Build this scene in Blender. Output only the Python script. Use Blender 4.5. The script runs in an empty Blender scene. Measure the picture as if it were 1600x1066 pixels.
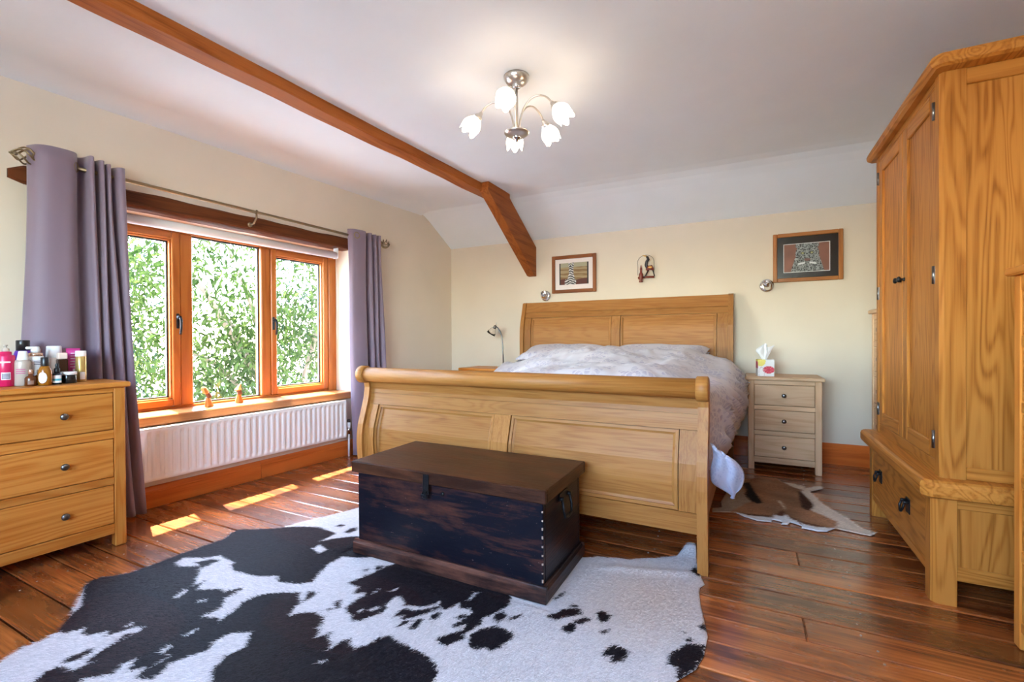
import bpy, bmesh, math, random
import numpy as np
from mathutils import Matrix, Vector
from math import sin, cos, pi, radians, atan2, sqrt, hypot

random.seed(7)
SC = bpy.context.scene
COL = SC.collection

# ------------------------------------------------------------------ camera
cam_d = bpy.data.cameras.new('camera')
cam = bpy.data.objects.new('camera', cam_d)
COL.objects.link(cam)
cam_d.sensor_width = 36.0
cam_d.lens = 724.83 / 1600 * 36.0
cam_d.clip_start = 0.02
YAW, PITCH, ROLL = 0.471564441, -0.00635001, 0.00528766
_f = Vector((-sin(YAW) * cos(PITCH), cos(YAW) * cos(PITCH), sin(PITCH)))
_r = Vector((cos(YAW), sin(YAW), 0))
_d = _f.cross(_r)
_right = cos(ROLL) * _r + sin(ROLL) * _d
_down = -sin(ROLL) * _r + cos(ROLL) * _d
cm = Matrix.Identity(4)
for i in range(3):
    cm[i][0], cm[i][1], cm[i][2] = _right[i], -_down[i], -_f[i]
cm[2][3] = 1.0
cam.matrix_world = cm
SC.camera = cam

# ------------------------------------------------------------------ window wall frame (turned 3.5 degrees)
TH = radians(3.5)
OX = -3.01 - math.tan(TH) * 4.39
DY = Vector((sin(TH), cos(TH), 0))
DN = Vector((cos(TH), -sin(TH), 0))
def lwp(n, y, z=0.0):
    return Vector((OX, 0, 0)) + DN * n + DY * y + Vector((0, 0, z))
LWR = -TH
LWM = Matrix.Translation((OX, 0, 0)) @ Matrix.Rotation(-TH, 4, 'Z')

# ------------------------------------------------------------------ world, sun, portals, exposure
world = bpy.data.worlds.new('sky')
SC.world = world
world.use_nodes = True
wn = world.node_tree
wn.nodes.clear()
wo = wn.nodes.new('ShaderNodeOutputWorld')
wb = wn.nodes.new('ShaderNodeBackground')
ws = wn.nodes.new('ShaderNodeTexSky')
ws.sky_type = 'NISHITA'
ws.sun_disc = False
ws.sun_elevation = radians(62)
ws.sun_rotation = radians(-95)
ws.air_density = 1.0
ws.dust_density = 1.0
ws.ozone_density = 1.0
wb.inputs['Strength'].default_value = 7.0
wn.links.new(ws.outputs[0], wb.inputs['Color'])
wn.links.new(wb.outputs[0], wo.inputs['Surface'])

sun_d = bpy.data.lights.new('sun', 'SUN')
sun_d.energy = 60.0
sun_d.angle = radians(0.5)
sun_d.color = (1.0, 0.94, 0.84)
sun = bpy.data.objects.new('sun', sun_d)
COL.objects.link(sun)
_sd = (DN * 1.0 + DY * -0.2 + Vector((0, 0, -1.92))).normalized()
sun.rotation_euler = _sd.to_track_quat('-Z', 'Y').to_euler()
sun.location = (-8, 3, 12)

def portal(name, loc, direction, sx, sy):
    d = bpy.data.lights.new(name, 'AREA')
    d.shape = 'RECTANGLE'
    d.size, d.size_y = sx, sy
    d.cycles.is_portal = True
    o = bpy.data.objects.new(name, d)
    COL.objects.link(o)
    o.location = loc
    o.rotation_euler = Vector(direction).to_track_quat('-Z', 'Z').to_euler()
    return o
portal('window_portal', lwp(-0.34, 2.08, 1.16), DN, 1.9, 1.3)
portal('rear_window_portal', (-0.9, -1.47, 1.5), (0, 1, 0), 2.3, 1.3)

vs = SC.view_settings
vs.view_transform = 'Standard'
vs.look = 'None'
vs.exposure = 0.38
vs.gamma = 1.0
vs.use_curve_mapping = False
SC.cycles.max_bounces = 12
SC.cycles.diffuse_bounces = 7
SC.cycles.glossy_bounces = 4
SC.cycles.transmission_bounces = 8
SC.cycles.transparent_max_bounces = 16
SC.cycles.caustics_reflective = False
SC.cycles.caustics_refractive = False
SC.cycles.sample_clamp_indirect = 8.0

# ------------------------------------------------------------------ node helpers
class NT:
    def __init__(self, name):
        self.m = bpy.data.materials.new(name)
        self.m.use_nodes = True
        self.t = self.m.node_tree
        self.t.nodes.clear()
        self.out = self.t.nodes.new('ShaderNodeOutputMaterial')
        self.b = self.t.nodes.new('ShaderNodeBsdfPrincipled')
        self.t.links.new(self.b.outputs[0], self.out.inputs['Surface'])
    def n(self, typ, **kw):
        nd = self.t.nodes.new('ShaderNode' + typ)
        for k, v in kw.items():
            setattr(nd, k, v)
        return nd
    def set(self, sock, v):
        if hasattr(v, 'is_output') or isinstance(v, bpy.types.NodeSocket):
            self.t.links.new(v, sock)
        else:
            if isinstance(v, (tuple, list)) and len(v) == 3 and sock.type == 'RGBA':
                v = (*v, 1)
            sock.default_value = v
    def attr(self, name, out='Vector'):
        nd = self.n('Attribute')
        nd.attribute_name = name
        return nd.outputs[out]
    def coord(self, out='Object'):
        return self.n('TexCoord').outputs[out]
    def scale(self, v, s):
        nd = self.n('VectorMath', operation='MULTIPLY')
        self.set(nd.inputs[0], v); nd.inputs[1].default_value = s
        return nd.outputs[0]
    def noise(self, v, scale=1, detail=2, rough=0.5, dist=0.0, out='Fac'):
        nd = self.n('TexNoise')
        self.set(nd.inputs['Vector'], v)
        nd.inputs['Scale'].default_value = scale
        nd.inputs['Detail'].default_value = detail
        nd.inputs['Roughness'].default_value = rough
        nd.inputs['Distortion'].default_value = dist
        return nd.outputs[out]
    def math(self, op, a, b=0.0, c=0.0, clamp=False):
        nd = self.n('Math', operation=op, use_clamp=clamp)
        for s, v in zip(nd.inputs, (a, b, c)):
            self.set(s, v)
        return nd.outputs[0]
    def ramp(self, fac, stops, interp='LINEAR'):
        nd = self.n('ValToRGB')
        cr = nd.color_ramp
        cr.interpolation = interp
        while len(cr.elements) < len(stops):
            cr.elements.new(0.5)
        for e, (p, c) in zip(cr.elements, stops):
            e.position = p
            e.color = (*c, 1) if len(c) == 3 else c
        self.set(nd.inputs[0], fac)
        return nd.outputs[0]
    def mix(self, fac, a, b, mode='MIX'):
        nd = self.n('Mix', data_type='RGBA', blend_type=mode)
        self.set(nd.inputs[0], fac); self.set(nd.inputs[6], a); self.set(nd.inputs[7], b)
        return nd.outputs[2]
    def bump(self, h, strength=0.3, dist=0.002):
        nd = self.n('Bump')
        nd.inputs['Strength'].default_value = strength
        nd.inputs['Distance'].default_value = dist
        self.set(nd.inputs['Height'], h)
        self.t.links.new(nd.outputs[0], self.b.inputs['Normal'])
    def p(self, **kw):
        names = dict(col='Base Color', rough='Roughness', metal='Metallic', spec='Specular IOR Level', coat='Coat Weight', coatr='Coat Roughness',
                     sheen='Sheen Weight', trans='Transmission Weight', ior='IOR', emis='Emission Color', emis_s='Emission Strength', sub='Subsurface Weight', alpha='Alpha')
        for k, v in kw.items():
            self.set(self.b.inputs[names[k]], v)
        return self

MATS = {}
def plain(name, col, rough=0.5, **kw):
    if name not in MATS:
        t = NT(name); t.p(col=col, rough=rough, **kw); MATS[name] = t.m
    return MATS[name]

def wood(name, light, mid, dark, rough=0.38, rings=26, coat=0.0, streak=0.42, var=0.24, amp=0.46, fs=1.0, spec=0.18):
    t = NT(name)
    g = t.attr('gco')
    if fs != 1.0:
        g = t.scale(g, (fs * 0.8, fs, fs))
    a = t.noise(t.scale(g, (0.7, 7.5, 7.5)), 1.0, 2.0, 0.5, 0.35)
    r = t.math('SINE', t.math('MULTIPLY', a, rings * 2.6))
    r = t.math('MULTIPLY_ADD', r, 0.5, 0.5)
    r = t.math('POWER', r, 1.6)
    fine = t.noise(t.scale(g, (4.0, 170, 170)), 1.0, 2.0, 0.6)
    broad = t.noise(t.scale(g, (0.5, 9, 9)), 1.0, 2.0, 0.5)
    f = t.math('ADD', t.math('MULTIPLY', r, amp), t.math('MULTIPLY', t.math('SUBTRACT', fine, 0.5), streak * 2.2))
    f = t.math('ADD', f, t.math('MULTIPLY', t.math('SUBTRACT', broad, 0.5), 0.7), clamp=True)
    c = t.ramp(f, [(0.0, light), (0.5, mid), (1.0, dark)])
    oi = t.n('ObjectInfo')
    v = t.math('MULTIPLY_ADD', oi.outputs['Random'], var, 1.0 - var / 2)
    hs = t.n('HueSaturation')
    t.set(hs.inputs['Value'], v); t.set(hs.inputs['Color'], c)
    t.p(col=hs.outputs[0], rough=rough, coat=coat, coatr=0.2, spec=spec)
    t.bump(t.math('ADD', fine, t.math('MULTIPLY', r, -0.4)), 0.25, 0.0008)
    MATS[name] = t.m
    return t.m

OAK = wood('oak_wood', (0.58, 0.225, 0.042), (0.49, 0.155, 0.021), (0.30, 0.076, 0.008), 0.36)
OAKB = wood('bed_oak_wood', (0.37, 0.155, 0.036), (0.285, 0.104, 0.018), (0.14, 0.042, 0.006), 0.48, rings=30, amp=0.34, fs=1.35, spec=0.28, streak=0.6)
OAKW = wood('wardrobe_oak_wood', (0.51, 0.20, 0.036), (0.395, 0.138, 0.020), (0.17, 0.050, 0.006), 0.42, rings=40, amp=0.56)
OAKP = wood('pale_oak_wood', (0.64, 0.42, 0.25), (0.56, 0.345, 0.19), (0.38, 0.21, 0.10), 0.45, rings=24)
PINE = wood('stained_window_wood', (0.50, 0.165, 0.034), (0.40, 0.115, 0.022), (0.26, 0.062, 0.012), 0.32, rings=12, coat=0.2)
SKIRT = wood('stained_skirting_wood', (0.58, 0.135, 0.022), (0.48, 0.098, 0.014), (0.28, 0.046, 0.007), 0.33, rings=12, coat=0.2)
BEAM = wood('old_beam_wood', (0.33, 0.095, 0.017), (0.24, 0.060, 0.009), (0.10, 0.022, 0.004), 0.55, rings=14, streak=0.6)
LINT = wood('dark_lintel_wood', (0.14, 0.040, 0.012), (0.09, 0.023, 0.007), (0.045, 0.011, 0.004), 0.5, rings=14, streak=0.7)
SILLW = wood('window_sill_wood', (0.40, 0.16, 0.055), (0.30, 0.10, 0.03), (0.15, 0.045, 0.015), 0.3, rings=14, coat=0.3)
CARV = wood('carved_figure_wood', (0.50, 0.22, 0.055), (0.40, 0.15, 0.032), (0.24, 0.08, 0.015), 0.4, rings=10)
FRAMEW = wood('picture_frame_wood', (0.25, 0.085, 0.027), (0.18, 0.055, 0.016), (0.09, 0.026, 0.008), 0.35, rings=12, coat=0.2)
FRAMEW2 = wood('pine_picture_frame_wood', (0.38, 0.15, 0.04), (0.29, 0.10, 0.026), (0.14, 0.042, 0.011), 0.35, rings=12, coat=0.2)

def floor_mat():
    t = NT('old_floorboard_wood')
    g = t.attr('gco')
    a = t.noise(t.scale(g, (0.8, 9, 9)), 1.0, 4.0, 0.6, 0.4)
    fine = t.noise(t.scale(g, (3.0, 90, 90)), 1.0, 3.0, 0.65)
    blot = t.noise(t.scale(g, (2.2, 9, 9)), 1.0, 5.0, 0.68)
    f = t.math('ADD', t.math('MULTIPLY', a, 0.55), t.math('MULTIPLY', fine, 0.45), clamp=True)
    c = t.ramp(f, [(0.28, (0.070, 0.017, 0.006)), (0.43, (0.19, 0.047, 0.012)), (0.57, (0.39, 0.110, 0.025)), (0.76, (0.55, 0.19, 0.05))])
    d = t.ramp(blot, [(0.50, (1, 1, 1)), (0.64, (0.30, 0.25, 0.24))])
    c = t.mix(0.9, c, d, 'MULTIPLY')
    oi = t.n('ObjectInfo')
    hs = t.n('HueSaturation')
    t.set(hs.inputs['Value'], t.math('MULTIPLY_ADD', oi.outputs['Random'], 0.5, 0.72)); t.set(hs.inputs['Color'], c)
    rg = t.math('MULTIPLY_ADD', blot, 0.25, 0.14)
    t.p(col=hs.outputs[0], rough=rg, coat=0.8, coatr=0.17)
    t.bump(t.math('ADD', t.math('MULTIPLY', fine, 0.6), blot), 0.35, 0.002)
    MATS['floorboard'] = t.m
    return t.m
FLOORM = floor_mat()

def plaster(name, col, bump=0.12):
    t = NT(name)
    v = t.coord()
    n1 = t.noise(v, 2.2, 4, 0.55)
    n2 = t.noise(v, 60, 3, 0.6)
    c = t.ramp(n1, [(0.3, tuple(x * 0.97 for x in col)), (0.7, tuple(min(1, x * 1.02) for x in col))])
    t.p(col=c, rough=0.75, spec=0.25)
    t.bump(t.math('ADD', t.math('MULTIPLY', n1, 3.0), t.math('MULTIPLY', n2, 0.12)), bump, 0.006)
    MATS[name] = t.m
    return t.m
WALLM = plaster('cream_wall_plaster', (0.715, 0.625, 0.495))
CEILM = plaster('white_ceiling_plaster', (0.825, 0.87, 0.88))

def trunk_mat(name, c_base, c_worn, thr, rough=0.32):
    t = NT(name)
    g = t.attr('gco')
    w = t.noise(t.scale(g, (3.0, 11, 11)), 1.0, 6, 0.68, 0.3)
    s = t.noise(t.scale(g, (5.0, 110, 110)), 1.0, 3, 0.6)
    k = t.math('ADD', w, t.math('MULTIPLY', t.math('SUBTRACT', s, 0.5), 0.25))
    c = t.ramp(k, [(thr - 0.1, c_base), (thr + 0.02, tuple((a + b) / 2 for a, b in zip(c_base, c_worn))), (thr + 0.12, c_worn)])
    scr = t.noise(t.scale(g, (55, 160, 160)), 1.0, 3, 0.75)
    c = t.mix(t.ramp(scr, [(0.70, (0, 0, 0)), (0.76, (1, 1, 1))]), c, (0.30, 0.20, 0.16))
    t.p(col=c, rough=t.math('MULTIPLY_ADD', w, 0.25, rough - 0.12), spec=0.2)
    t.bump(t.math('ADD', s, t.math('MULTIPLY', w, 2)), 0.5, 0.002)
    MATS[name] = t.m
    return t.m
TRUNKM = trunk_mat('worn_black_paint', (0.005, 0.005, 0.010), (0.095, 0.030, 0.016), 0.585)
TRUNKP = trunk_mat('worn_plinth_paint', (0.016, 0.009, 0.009), (0.13, 0.05, 0.032), 0.54)
TRUNKL = trunk_mat('worn_lid_wood', (0.028, 0.010, 0.006), (0.085, 0.030, 0.014), 0.54)

METAL = plain('brushed_nickel', (0.62, 0.58, 0.53), 0.28, metal=1.0)
CHROME = plain('chrome', (0.75, 0.75, 0.76), 0.12, metal=1.0)
BRONZE = plain('antique_brass', (0.27, 0.205, 0.12), 0.36, metal=1.0)
PEWTER = plain('pewter', (0.20, 0.19, 0.185), 0.3, metal=1.0)
IRON = plain('black_iron', (0.02, 0.02, 0.022), 0.38, metal=0.7)
WHITEM = plain('white_enamel', (0.80, 0.79, 0.76), 0.35)
WHITEP = plain('white_plastic', (0.82, 0.82, 0.82), 0.35)
BLINDM = plain('blind_fabric', (0.74, 0.70, 0.68), 0.8)
BLACKP = plain('black_plastic', (0.012, 0.012, 0.014), 0.3)
GASKET = plain('dark_gasket', (0.03, 0.035, 0.04), 0.5)
DARK = plain('dark_underfloor', (0.012, 0.009, 0.008), 0.9)
EXTM = plain('exterior_render', (0.6, 0.57, 0.52), 0.9)

def glass_mat():
    t = NT('window_glass')
    tr = t.n('BsdfTransparent'); tr.inputs[0].default_value = (0.96, 0.98, 0.97, 1)
    gl = t.n('BsdfGlossy'); gl.inputs['Roughness'].default_value = 0.02
    fr = t.n('Fresnel')
    ge = t.n('NewGeometry')
    t.set(fr.inputs['IOR'], t.math('MULTIPLY_ADD', ge.outputs['Backfacing'], 1 / 1.45 - 1.45, 1.45))
    mx = t.n('MixShader')
    t.t.links.new(fr.outputs[0], mx.inputs[0]); t.t.links.new(tr.outputs[0], mx.inputs[1]); t.t.links.new(gl.outputs[0], mx.inputs[2])
    t.t.links.new(mx.outputs[0], t.out.inputs['Surface'])
    return t.m
GLASS = glass_mat()
CLEARG = plain('clear_glass', (0.95, 0.93, 0.9), 0.08, trans=1.0, ior=1.45)

def shade_mat():
    t = NT('lit_frosted_glass')
    t.p(col=(0.9, 0.88, 0.85), rough=0.4, emis=(1.0, 0.80, 0.58), emis_s=8.5)
    return t.m
SHADE = shade_mat()

# ------------------------------------------------------------------ mesh builder
AX = {'x': (0, 1, 2), 'y': (1, 0, 2), 'z': (2, 0, 1)}
class MB:
    def __init__(self):
        self.v, self.f, self.g, self.s = [], [], [], []
        self.smooth_any = False
    def add(self, verts, faces, grain='x', M=None, smooth=False, off=None):
        b = len(self.v)
        p = AX[grain]
        o = off or (random.uniform(0, 60), random.uniform(0, 60), random.uniform(0, 60))
        for q in verts:
            self.g.append((q[p[0]] + o[0], q[p[1]] + o[1], q[p[2]] + o[2]))
            self.v.append(tuple(M @ Vector(q)) if M is not None else tuple(q))
        for fc in faces:
            self.f.append([b + i for i in fc]); self.s.append(smooth)
        return self
    def box(self, x0, x1, y0, y1, z0, z1, bev=0.003, grain=None, M=None):
        dx, dy, dz = x1 - x0, y1 - y0, z1 - z0
        if grain is None:
            grain = 'xyz'[max(range(3), key=lambda i: (dx, dy, dz)[i])]
        b = min(bev, dx * 0.3, dy * 0.3, dz * 0.3)
        if b <= 0:
            vs_ = [(x, y, z) for z in (z0, z1) for y in (y0, y1) for x in (x0, x1)]
            return self.add(vs_, [(0, 2, 3, 1), (4, 5, 7, 6), (0, 1, 5, 4), (2, 6, 7, 3), (0, 4, 6, 2), (1, 3, 7, 5)], grain, M)
        vs_, idx = [], {}
        X, Y, Z = (x0, x1), (y0, y1), (z0, z1)
        for i in (0, 1):
            for j in (0, 1):
                for k in (0, 1):
                    sx, sy, sz = (b if i == 0 else -b), (b if j == 0 else -b), (b if k == 0 else -b)
                    for a, q in (('x', (X[i], Y[j] + sy, Z[k] + sz)), ('y', (X[i] + sx, Y[j], Z[k] + sz)), ('z', (X[i] + sx, Y[j] + sy, Z[k]))):
                        idx[(i, j, k, a)] = len(vs_); vs_.append(q)
        F = []
        I = lambda i, j, k, a: idx[(i, j, k, a)]
        for i in (0, 1):
            q = [I(i, 0, 0, 'x'), I(i, 1, 0, 'x'), I(i, 1, 1, 'x'), I(i, 0, 1, 'x')]; F.append(q if i else q[::-1])
            q = [I(0, i, 0, 'y'), I(0, i, 1, 'y'), I(1, i, 1, 'y'), I(1, i, 0, 'y')]; F.append(q if i else q[::-1])
            q = [I(0, 0, i, 'z'), I(1, 0, i, 'z'), I(1, 1, i, 'z'), I(0, 1, i, 'z')]; F.append(q if i else q[::-1])
        cx, cy, cz = (x0 + x1) / 2, (y0 + y1) / 2, (z0 + z1) / 2
        def out(q):
            a, bb, c = (Vector(vs_[q[0]]), Vector(vs_[q[1]]), Vector(vs_[q[2]]))
            n = (bb - a).cross(c - a)
            m = sum((Vector(vs_[w]) for w in q), Vector()) / len(q) - Vector((cx, cy, cz))
            return q if n.dot(m) > 0 else q[::-1]
        for i in (0, 1):
            for j in (0, 1):
                F.append(out([I(i, j, 0, 'x'), I(i, j, 1, 'x'), I(i, j, 1, 'y'), I(i, j, 0, 'y')]))
                F.append(out([I(i, 0, j, 'x'), I(i, 1, j, 'x'), I(i, 1, j, 'z'), I(i, 0, j, 'z')]))
                F.append(out([I(0, i, j, 'y'), I(1, i, j, 'y'), I(1, i, j, 'z'), I(0, i, j, 'z')]))
                for k in (0, 1):
                    F.append(out([I(i, j, k, 'x'), I(i, j, k, 'y'), I(i, j, k, 'z')]))
        return self.add(vs_, F, grain, M)
    def prism(self, poly, a0, a1, axis='x', grain=None, M=None):
        """poly in the two other axes (in xyz order), run from a0 to a1 along axis"""
        n = len(poly)
        def pt(a, u, w):
            return {'x': (a, u, w), 'y': (u, a, w), 'z': (u, w, a)}[axis]
        vs_ = [pt(a0, *q) for q in poly] + [pt(a1, *q) for q in poly]
        F = [list(range(n))[::-1], list(range(n, 2 * n))] + [[i, (i + 1) % n, n + (i + 1) % n, n + i] for i in range(n)]
        area = sum(poly[i][0] * poly[(i + 1) % n][1] - poly[(i + 1) % n][0] * poly[i][1] for i in range(n))
        flip = (area < 0) != (axis == 'y')
        if a1 < a0:
            flip = not flip
        if flip:
            F = [q[::-1] for q in F]
        return self.add(vs_, F, grain or axis, M)
    def lathe(self, prof, seg=20, M=None, smooth=True, axis='z', grain='z'):
        vs_, F = [], []
        n = len(prof)
        for r, z in prof:
            for k in range(seg):
                a = 2 * pi * k / seg
                vs_.append((max(r, 1e-5) * cos(a), max(r, 1e-5) * sin(a), z))
        for i in range(n - 1):
            for k in range(seg):
                k2 = (k + 1) % seg
                F.append([i * seg + k, i * seg + k2, (i + 1) * seg + k2, (i + 1) * seg + k])
        F.append(list(range(seg))[::-1]); F.append([(n - 1) * seg + k for k in range(seg)])
        R = {'z': Matrix.Identity(4), 'x': Matrix.Rotation(pi / 2, 4, 'Y'), 'y': Matrix.Rotation(-pi / 2, 4, 'X'), '-x': Matrix.Rotation(-pi / 2, 4, 'Y'), '-y': Matrix.Rotation(pi / 2, 4, 'X')}[axis]
        MM = (M @ R) if M is not None else R
        return self.add(vs_, F, grain, MM, smooth)
    def tube(self, pts, r=0.005, seg=8, M=None, smooth=True, closed=False):
        pts = [Vector(q) for q in pts]
        n = len(pts)
        rr = r if isinstance(r, (list, tuple)) else [r] * n
        vs_, F = [], []
        up = Vector((0, 0, 1))
        prev = None
        for i, q in enumerate(pts):
            if closed:
                t = pts[(i + 1) % n] - pts[i - 1]
            else:
                t = pts[min(i + 1, n - 1)] - pts[max(i - 1, 0)]
            t.normalize()
            if prev is None:
                a = t.cross(up)
                if a.length < 1e-3:
                    a = t.cross(Vector((1, 0, 0)))
            else:
                a = prev - t * prev.dot(t)
            a.normalize(); prev = a
            b = t.cross(a)
            for k in range(seg):
                w = 2 * pi * k / seg
                vs_.append(tuple(q + (a * cos(w) + b * sin(w)) * rr[i]))
        for i in range(n if closed else n - 1):
            j = (i + 1) % n
            for k in range(seg):
                k2 = (k + 1) % seg
                F.append([i * seg + k, i * seg + k2, j * seg + k2, j * seg + k])
        if not closed:
            F.append(list(range(seg))[::-1]); F.append([(n - 1) * seg + k for k in range(seg)])
        return self.add(vs_, F, 'x', M, smooth)
    def ball(self, c, rx, ry, rz, seg=14, rings=8, M=None):
        vs_, F = [], []
        for i in range(rings + 1):
            ph = pi * i / rings
            for k in range(seg):
                a = 2 * pi * k / seg
                vs_.append((c[0] + rx * max(sin(ph), 1e-4) * cos(a), c[1] + ry * max(sin(ph), 1e-4) * sin(a), c[2] - rz * cos(ph)))
        for i in range(rings):
            for k in range(seg):
                k2 = (k + 1) % seg
                F.append([i * seg + k, i * seg + k2, (i + 1) * seg + k2, (i + 1) * seg + k])
        return self.add(vs_, F, 'z', M, True)
    def grid(self, nu, nv, fn, grain='x', M=None, smooth=True, flip=False):
        vs_ = [fn(i / (nu - 1), j / (nv - 1)) for j in range(nv) for i in range(nu)]
        F = [[j * nu + i, j * nu + i + 1, (j + 1) * nu + i + 1, (j + 1) * nu + i] for j in range(nv - 1) for i in range(nu - 1)]
        if flip:
            F = [q[::-1] for q in F]
        return self.add(vs_, F, grain, M, smooth)
    def frame(self, ax, lo, hi, u0, u1, w0, w1, t, bev=0.003, mitre=False):
        """rectangular frame lying across axis ax ('x' or 'y'): ax range lo..hi, the other horizontal u, vertical w"""
        def bx(a, b, c, d, g):
            if ax == 'x':
                self.box(lo, hi, a, b, c, d, bev, 'y' if g == 'h' else 'z')
            else:
                self.box(a, b, lo, hi, c, d, bev, 'x' if g == 'h' else 'z')
        bx(u0, u0 + t, w0, w1, 'v'); bx(u1 - t, u1, w0, w1, 'v')
        bx(u0 + t, u1 - t, w0, w0 + t, 'h'); bx(u0 + t, u1 - t, w1 - t, w1, 'h')
        return self
    def mesh(self, name):
        me = bpy.data.meshes.new(name)
        me.from_pydata(self.v, [], self.f)
        a = me.attributes.new('gco', 'FLOAT_VECTOR', 'POINT')
        a.data.foreach_set('vector', [c for q in self.g for c in q])
        me.polygons.foreach_set('use_smooth', self.s)
        me.update()
        return me
    def build(self, name, mat, parent=None, loc=None, rot=None, label=None):
        me = self.mesh(name)
        if mat:
            me.materials.append(mat)
        o = bpy.data.objects.new(name, me)
        COL.objects.link(o)
        if parent:
            o.parent = parent
        if loc is not None:
            o.location = loc
        if rot is not None:
            o.rotation_euler = rot
        if label:
            o['label'] = label
        return o

def tag(o, label, cat, group=None, kind=None):
    o['label'] = label; o['category'] = cat
    if group: o['group'] = group
    if kind: o['kind'] = kind
    return o
def thing(name, label, cat, loc=(0, 0, 0), rz=0.0, group=None, kind=None):
    o = bpy.data.objects.new(name, None)
    COL.objects.link(o)
    o.location = loc; o.rotation_euler = (0, 0, rz)
    o.empty_display_size = 0.1
    return tag(o, label, cat, group, kind)
def painted(o, fn, name='paint'):
    """flat print: a colour per face corner from the point's own position"""
    me = o.data
    ca = me.color_attributes.new(name, 'FLOAT_COLOR', 'POINT')
    for i, v in enumerate(me.vertices):
        ca.data[i].color = (*fn(v.co), 1)
def print_mat(name, rough=0.4):
    t = NT(name)
    t.p(col=t.attr('paint', 'Color'), rough=rough, spec=0.3)
    return t.m
def catmull(P, n):
    P = [np.array(p, float) for p in P]
    Q = [2 * P[0] - P[1]] + P + [2 * P[-1] - P[-2]]
    out = []
    m = len(P) - 1
    for k in range(n):
        t = k / (n - 1) * m
        i = min(int(t), m - 1); u = t - i
        a, b, c, d = Q[i], Q[i + 1], Q[i + 2], Q[i + 3]
        out.append(0.5 * ((2 * b) + (c - a) * u + (2 * a - 5 * b + 4 * c - d) * u * u + (3 * b - 3 * c + d - a) * u ** 3))
    return out
def sm(a, b, x):
    t = max(0.0, min(1.0, (x - a) / (b - a)))
    return t * t * (3 - 2 * t)

# ================================================================== the room
def struct(name, mb, mat, label, cat, M=None):
    o = mb.build(name, mat)
    tag(o, label, cat, kind='structure')
    if M is not None:
        o.matrix_world = M
    return o

# window wall, in its own frame: opening y 1.17..2.99, z 0.485..1.78
WY0, WY1, WZ0, WZ1 = 1.17, 2.99, 0.485, 1.785
m = MB()
m.box(-0.32, 0, -1.6, WY0, -0.05, 2.5, 0); m.box(-0.32, 0, WY1, 4.7, -0.05, 2.5, 0)
m.box(-0.32, 0, WY0, WY1, -0.05, WZ0, 0); m.box(-0.32, 0, WY0, WY1, WZ1, 2.5, 0)
struct('wall_left', m, WALLM, 'cream plastered wall with the wide garden window', 'wall', LWM)
struct('wall_back', MB().box(-3.3, 1.6, 4.39, 4.6, -0.05, 2.5, 0), WALLM, 'cream plastered wall behind the bed headboard', 'wall')
struct('wall_right', MB().box(1.32, 1.5, -1.6, 4.39, -0.05, 2.5, 0), WALLM, 'cream plastered wall behind the wardrobe', 'wall')
m = MB()
RX0, RX1, RZ0, RZ1 = -2.0, 0.2, 0.90, 2.10
m.box(-3.7, RX0, -1.6, -1.35, -0.05, 2.5, 0); m.box(RX1, 1.5, -1.6, -1.35, -0.05, 2.5, 0)
m.box(RX0, RX1, -1.6, -1.35, -0.05, RZ0, 0); m.box(RX0, RX1, -1.6, -1.35, RZ1, 2.5, 0)
struct('wall_front', m, WALLM, 'cream plastered wall facing the bed, behind the viewpoint', 'wall')

# ceiling with the sloping soffit over the headboard and a soft cove along the window wall
CZ = 2.325
m = MB()
prof = [(-1.6, CZ), (3.70, CZ), (3.80, CZ - 0.004), (3.88, CZ - 0.016), (3.95, CZ - 0.042), (4.02, CZ - 0.078), (4.10, CZ - 0.128), (4.39, 2.012), (4.5, 1.95), (4.5, 2.6), (-1.6, 2.6)]
m.prism(prof, -3.9, 1.6, 'x')
nc = 10
cv = [(0.0, 2.318)] + [(0.24 * (1 - cos(pi / 2 * k / nc)), 2.268 + 0.06 * sin(pi / 2 * k / nc) * 1.0 + 0.0) for k in range(nc + 1)]
cv = [(-0.02, 2.285)] + [(0.26 * (k / nc), 2.285 + (CZ + 0.001 - 2.285) * (1 - (1 - k / nc) ** 2.2)) for k in range(nc + 1)] + [(0.26, 2.4), (-0.02, 2.4)]
m.prism(cv, -1.6, 3.9, 'y', M=LWM)
struct('ceiling', m, CEILM, 'white plastered ceiling sloping down to the back wall', 'ceiling')
me = bpy.data.objects['ceiling'].data

# floor: dark underfloor and the boards one by one
fl = struct('floor', MB().box(-3.8, 1.5, -1.6, 4.6, -0.06, -0.022, 0), DARK, 'old dark brown timber floorboards', 'floor')
rnd = random.Random(4)
pitch = 0.1435
k = 0
y = 1.506 - pitch * 20
rows = []
while y < 4.45:
    rows.append((y, y + pitch)); y += pitch
for (ya, yb) in rows:
    ja = rnd.uniform(0.0015, 0.0035)
    cuts = [-3.40, 1.35]
    mid = (ya + yb) / 2
    if 2.36 < mid < 2.50: cuts += [0.196]
    elif 1.80 < mid < 1.93: cuts += [0.17]
    else:
        if rnd.random() < 0.55: cuts += [rnd.uniform(-2.2, -0.9)]
        elif rnd.random() < 0.3: cuts += [rnd.uniform(-0.9, 0.9)]
    cuts.sort()
    for a, b in zip(cuts[:-1], cuts[1:]):
        z = rnd.uniform(-0.002, 0.0)
        MB().box(a + 0.0006, b - 0.0006, ya + ja, yb - ja, -0.022, z, 0.0035, 'x').build('floorboard', FLOORM, fl)
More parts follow.
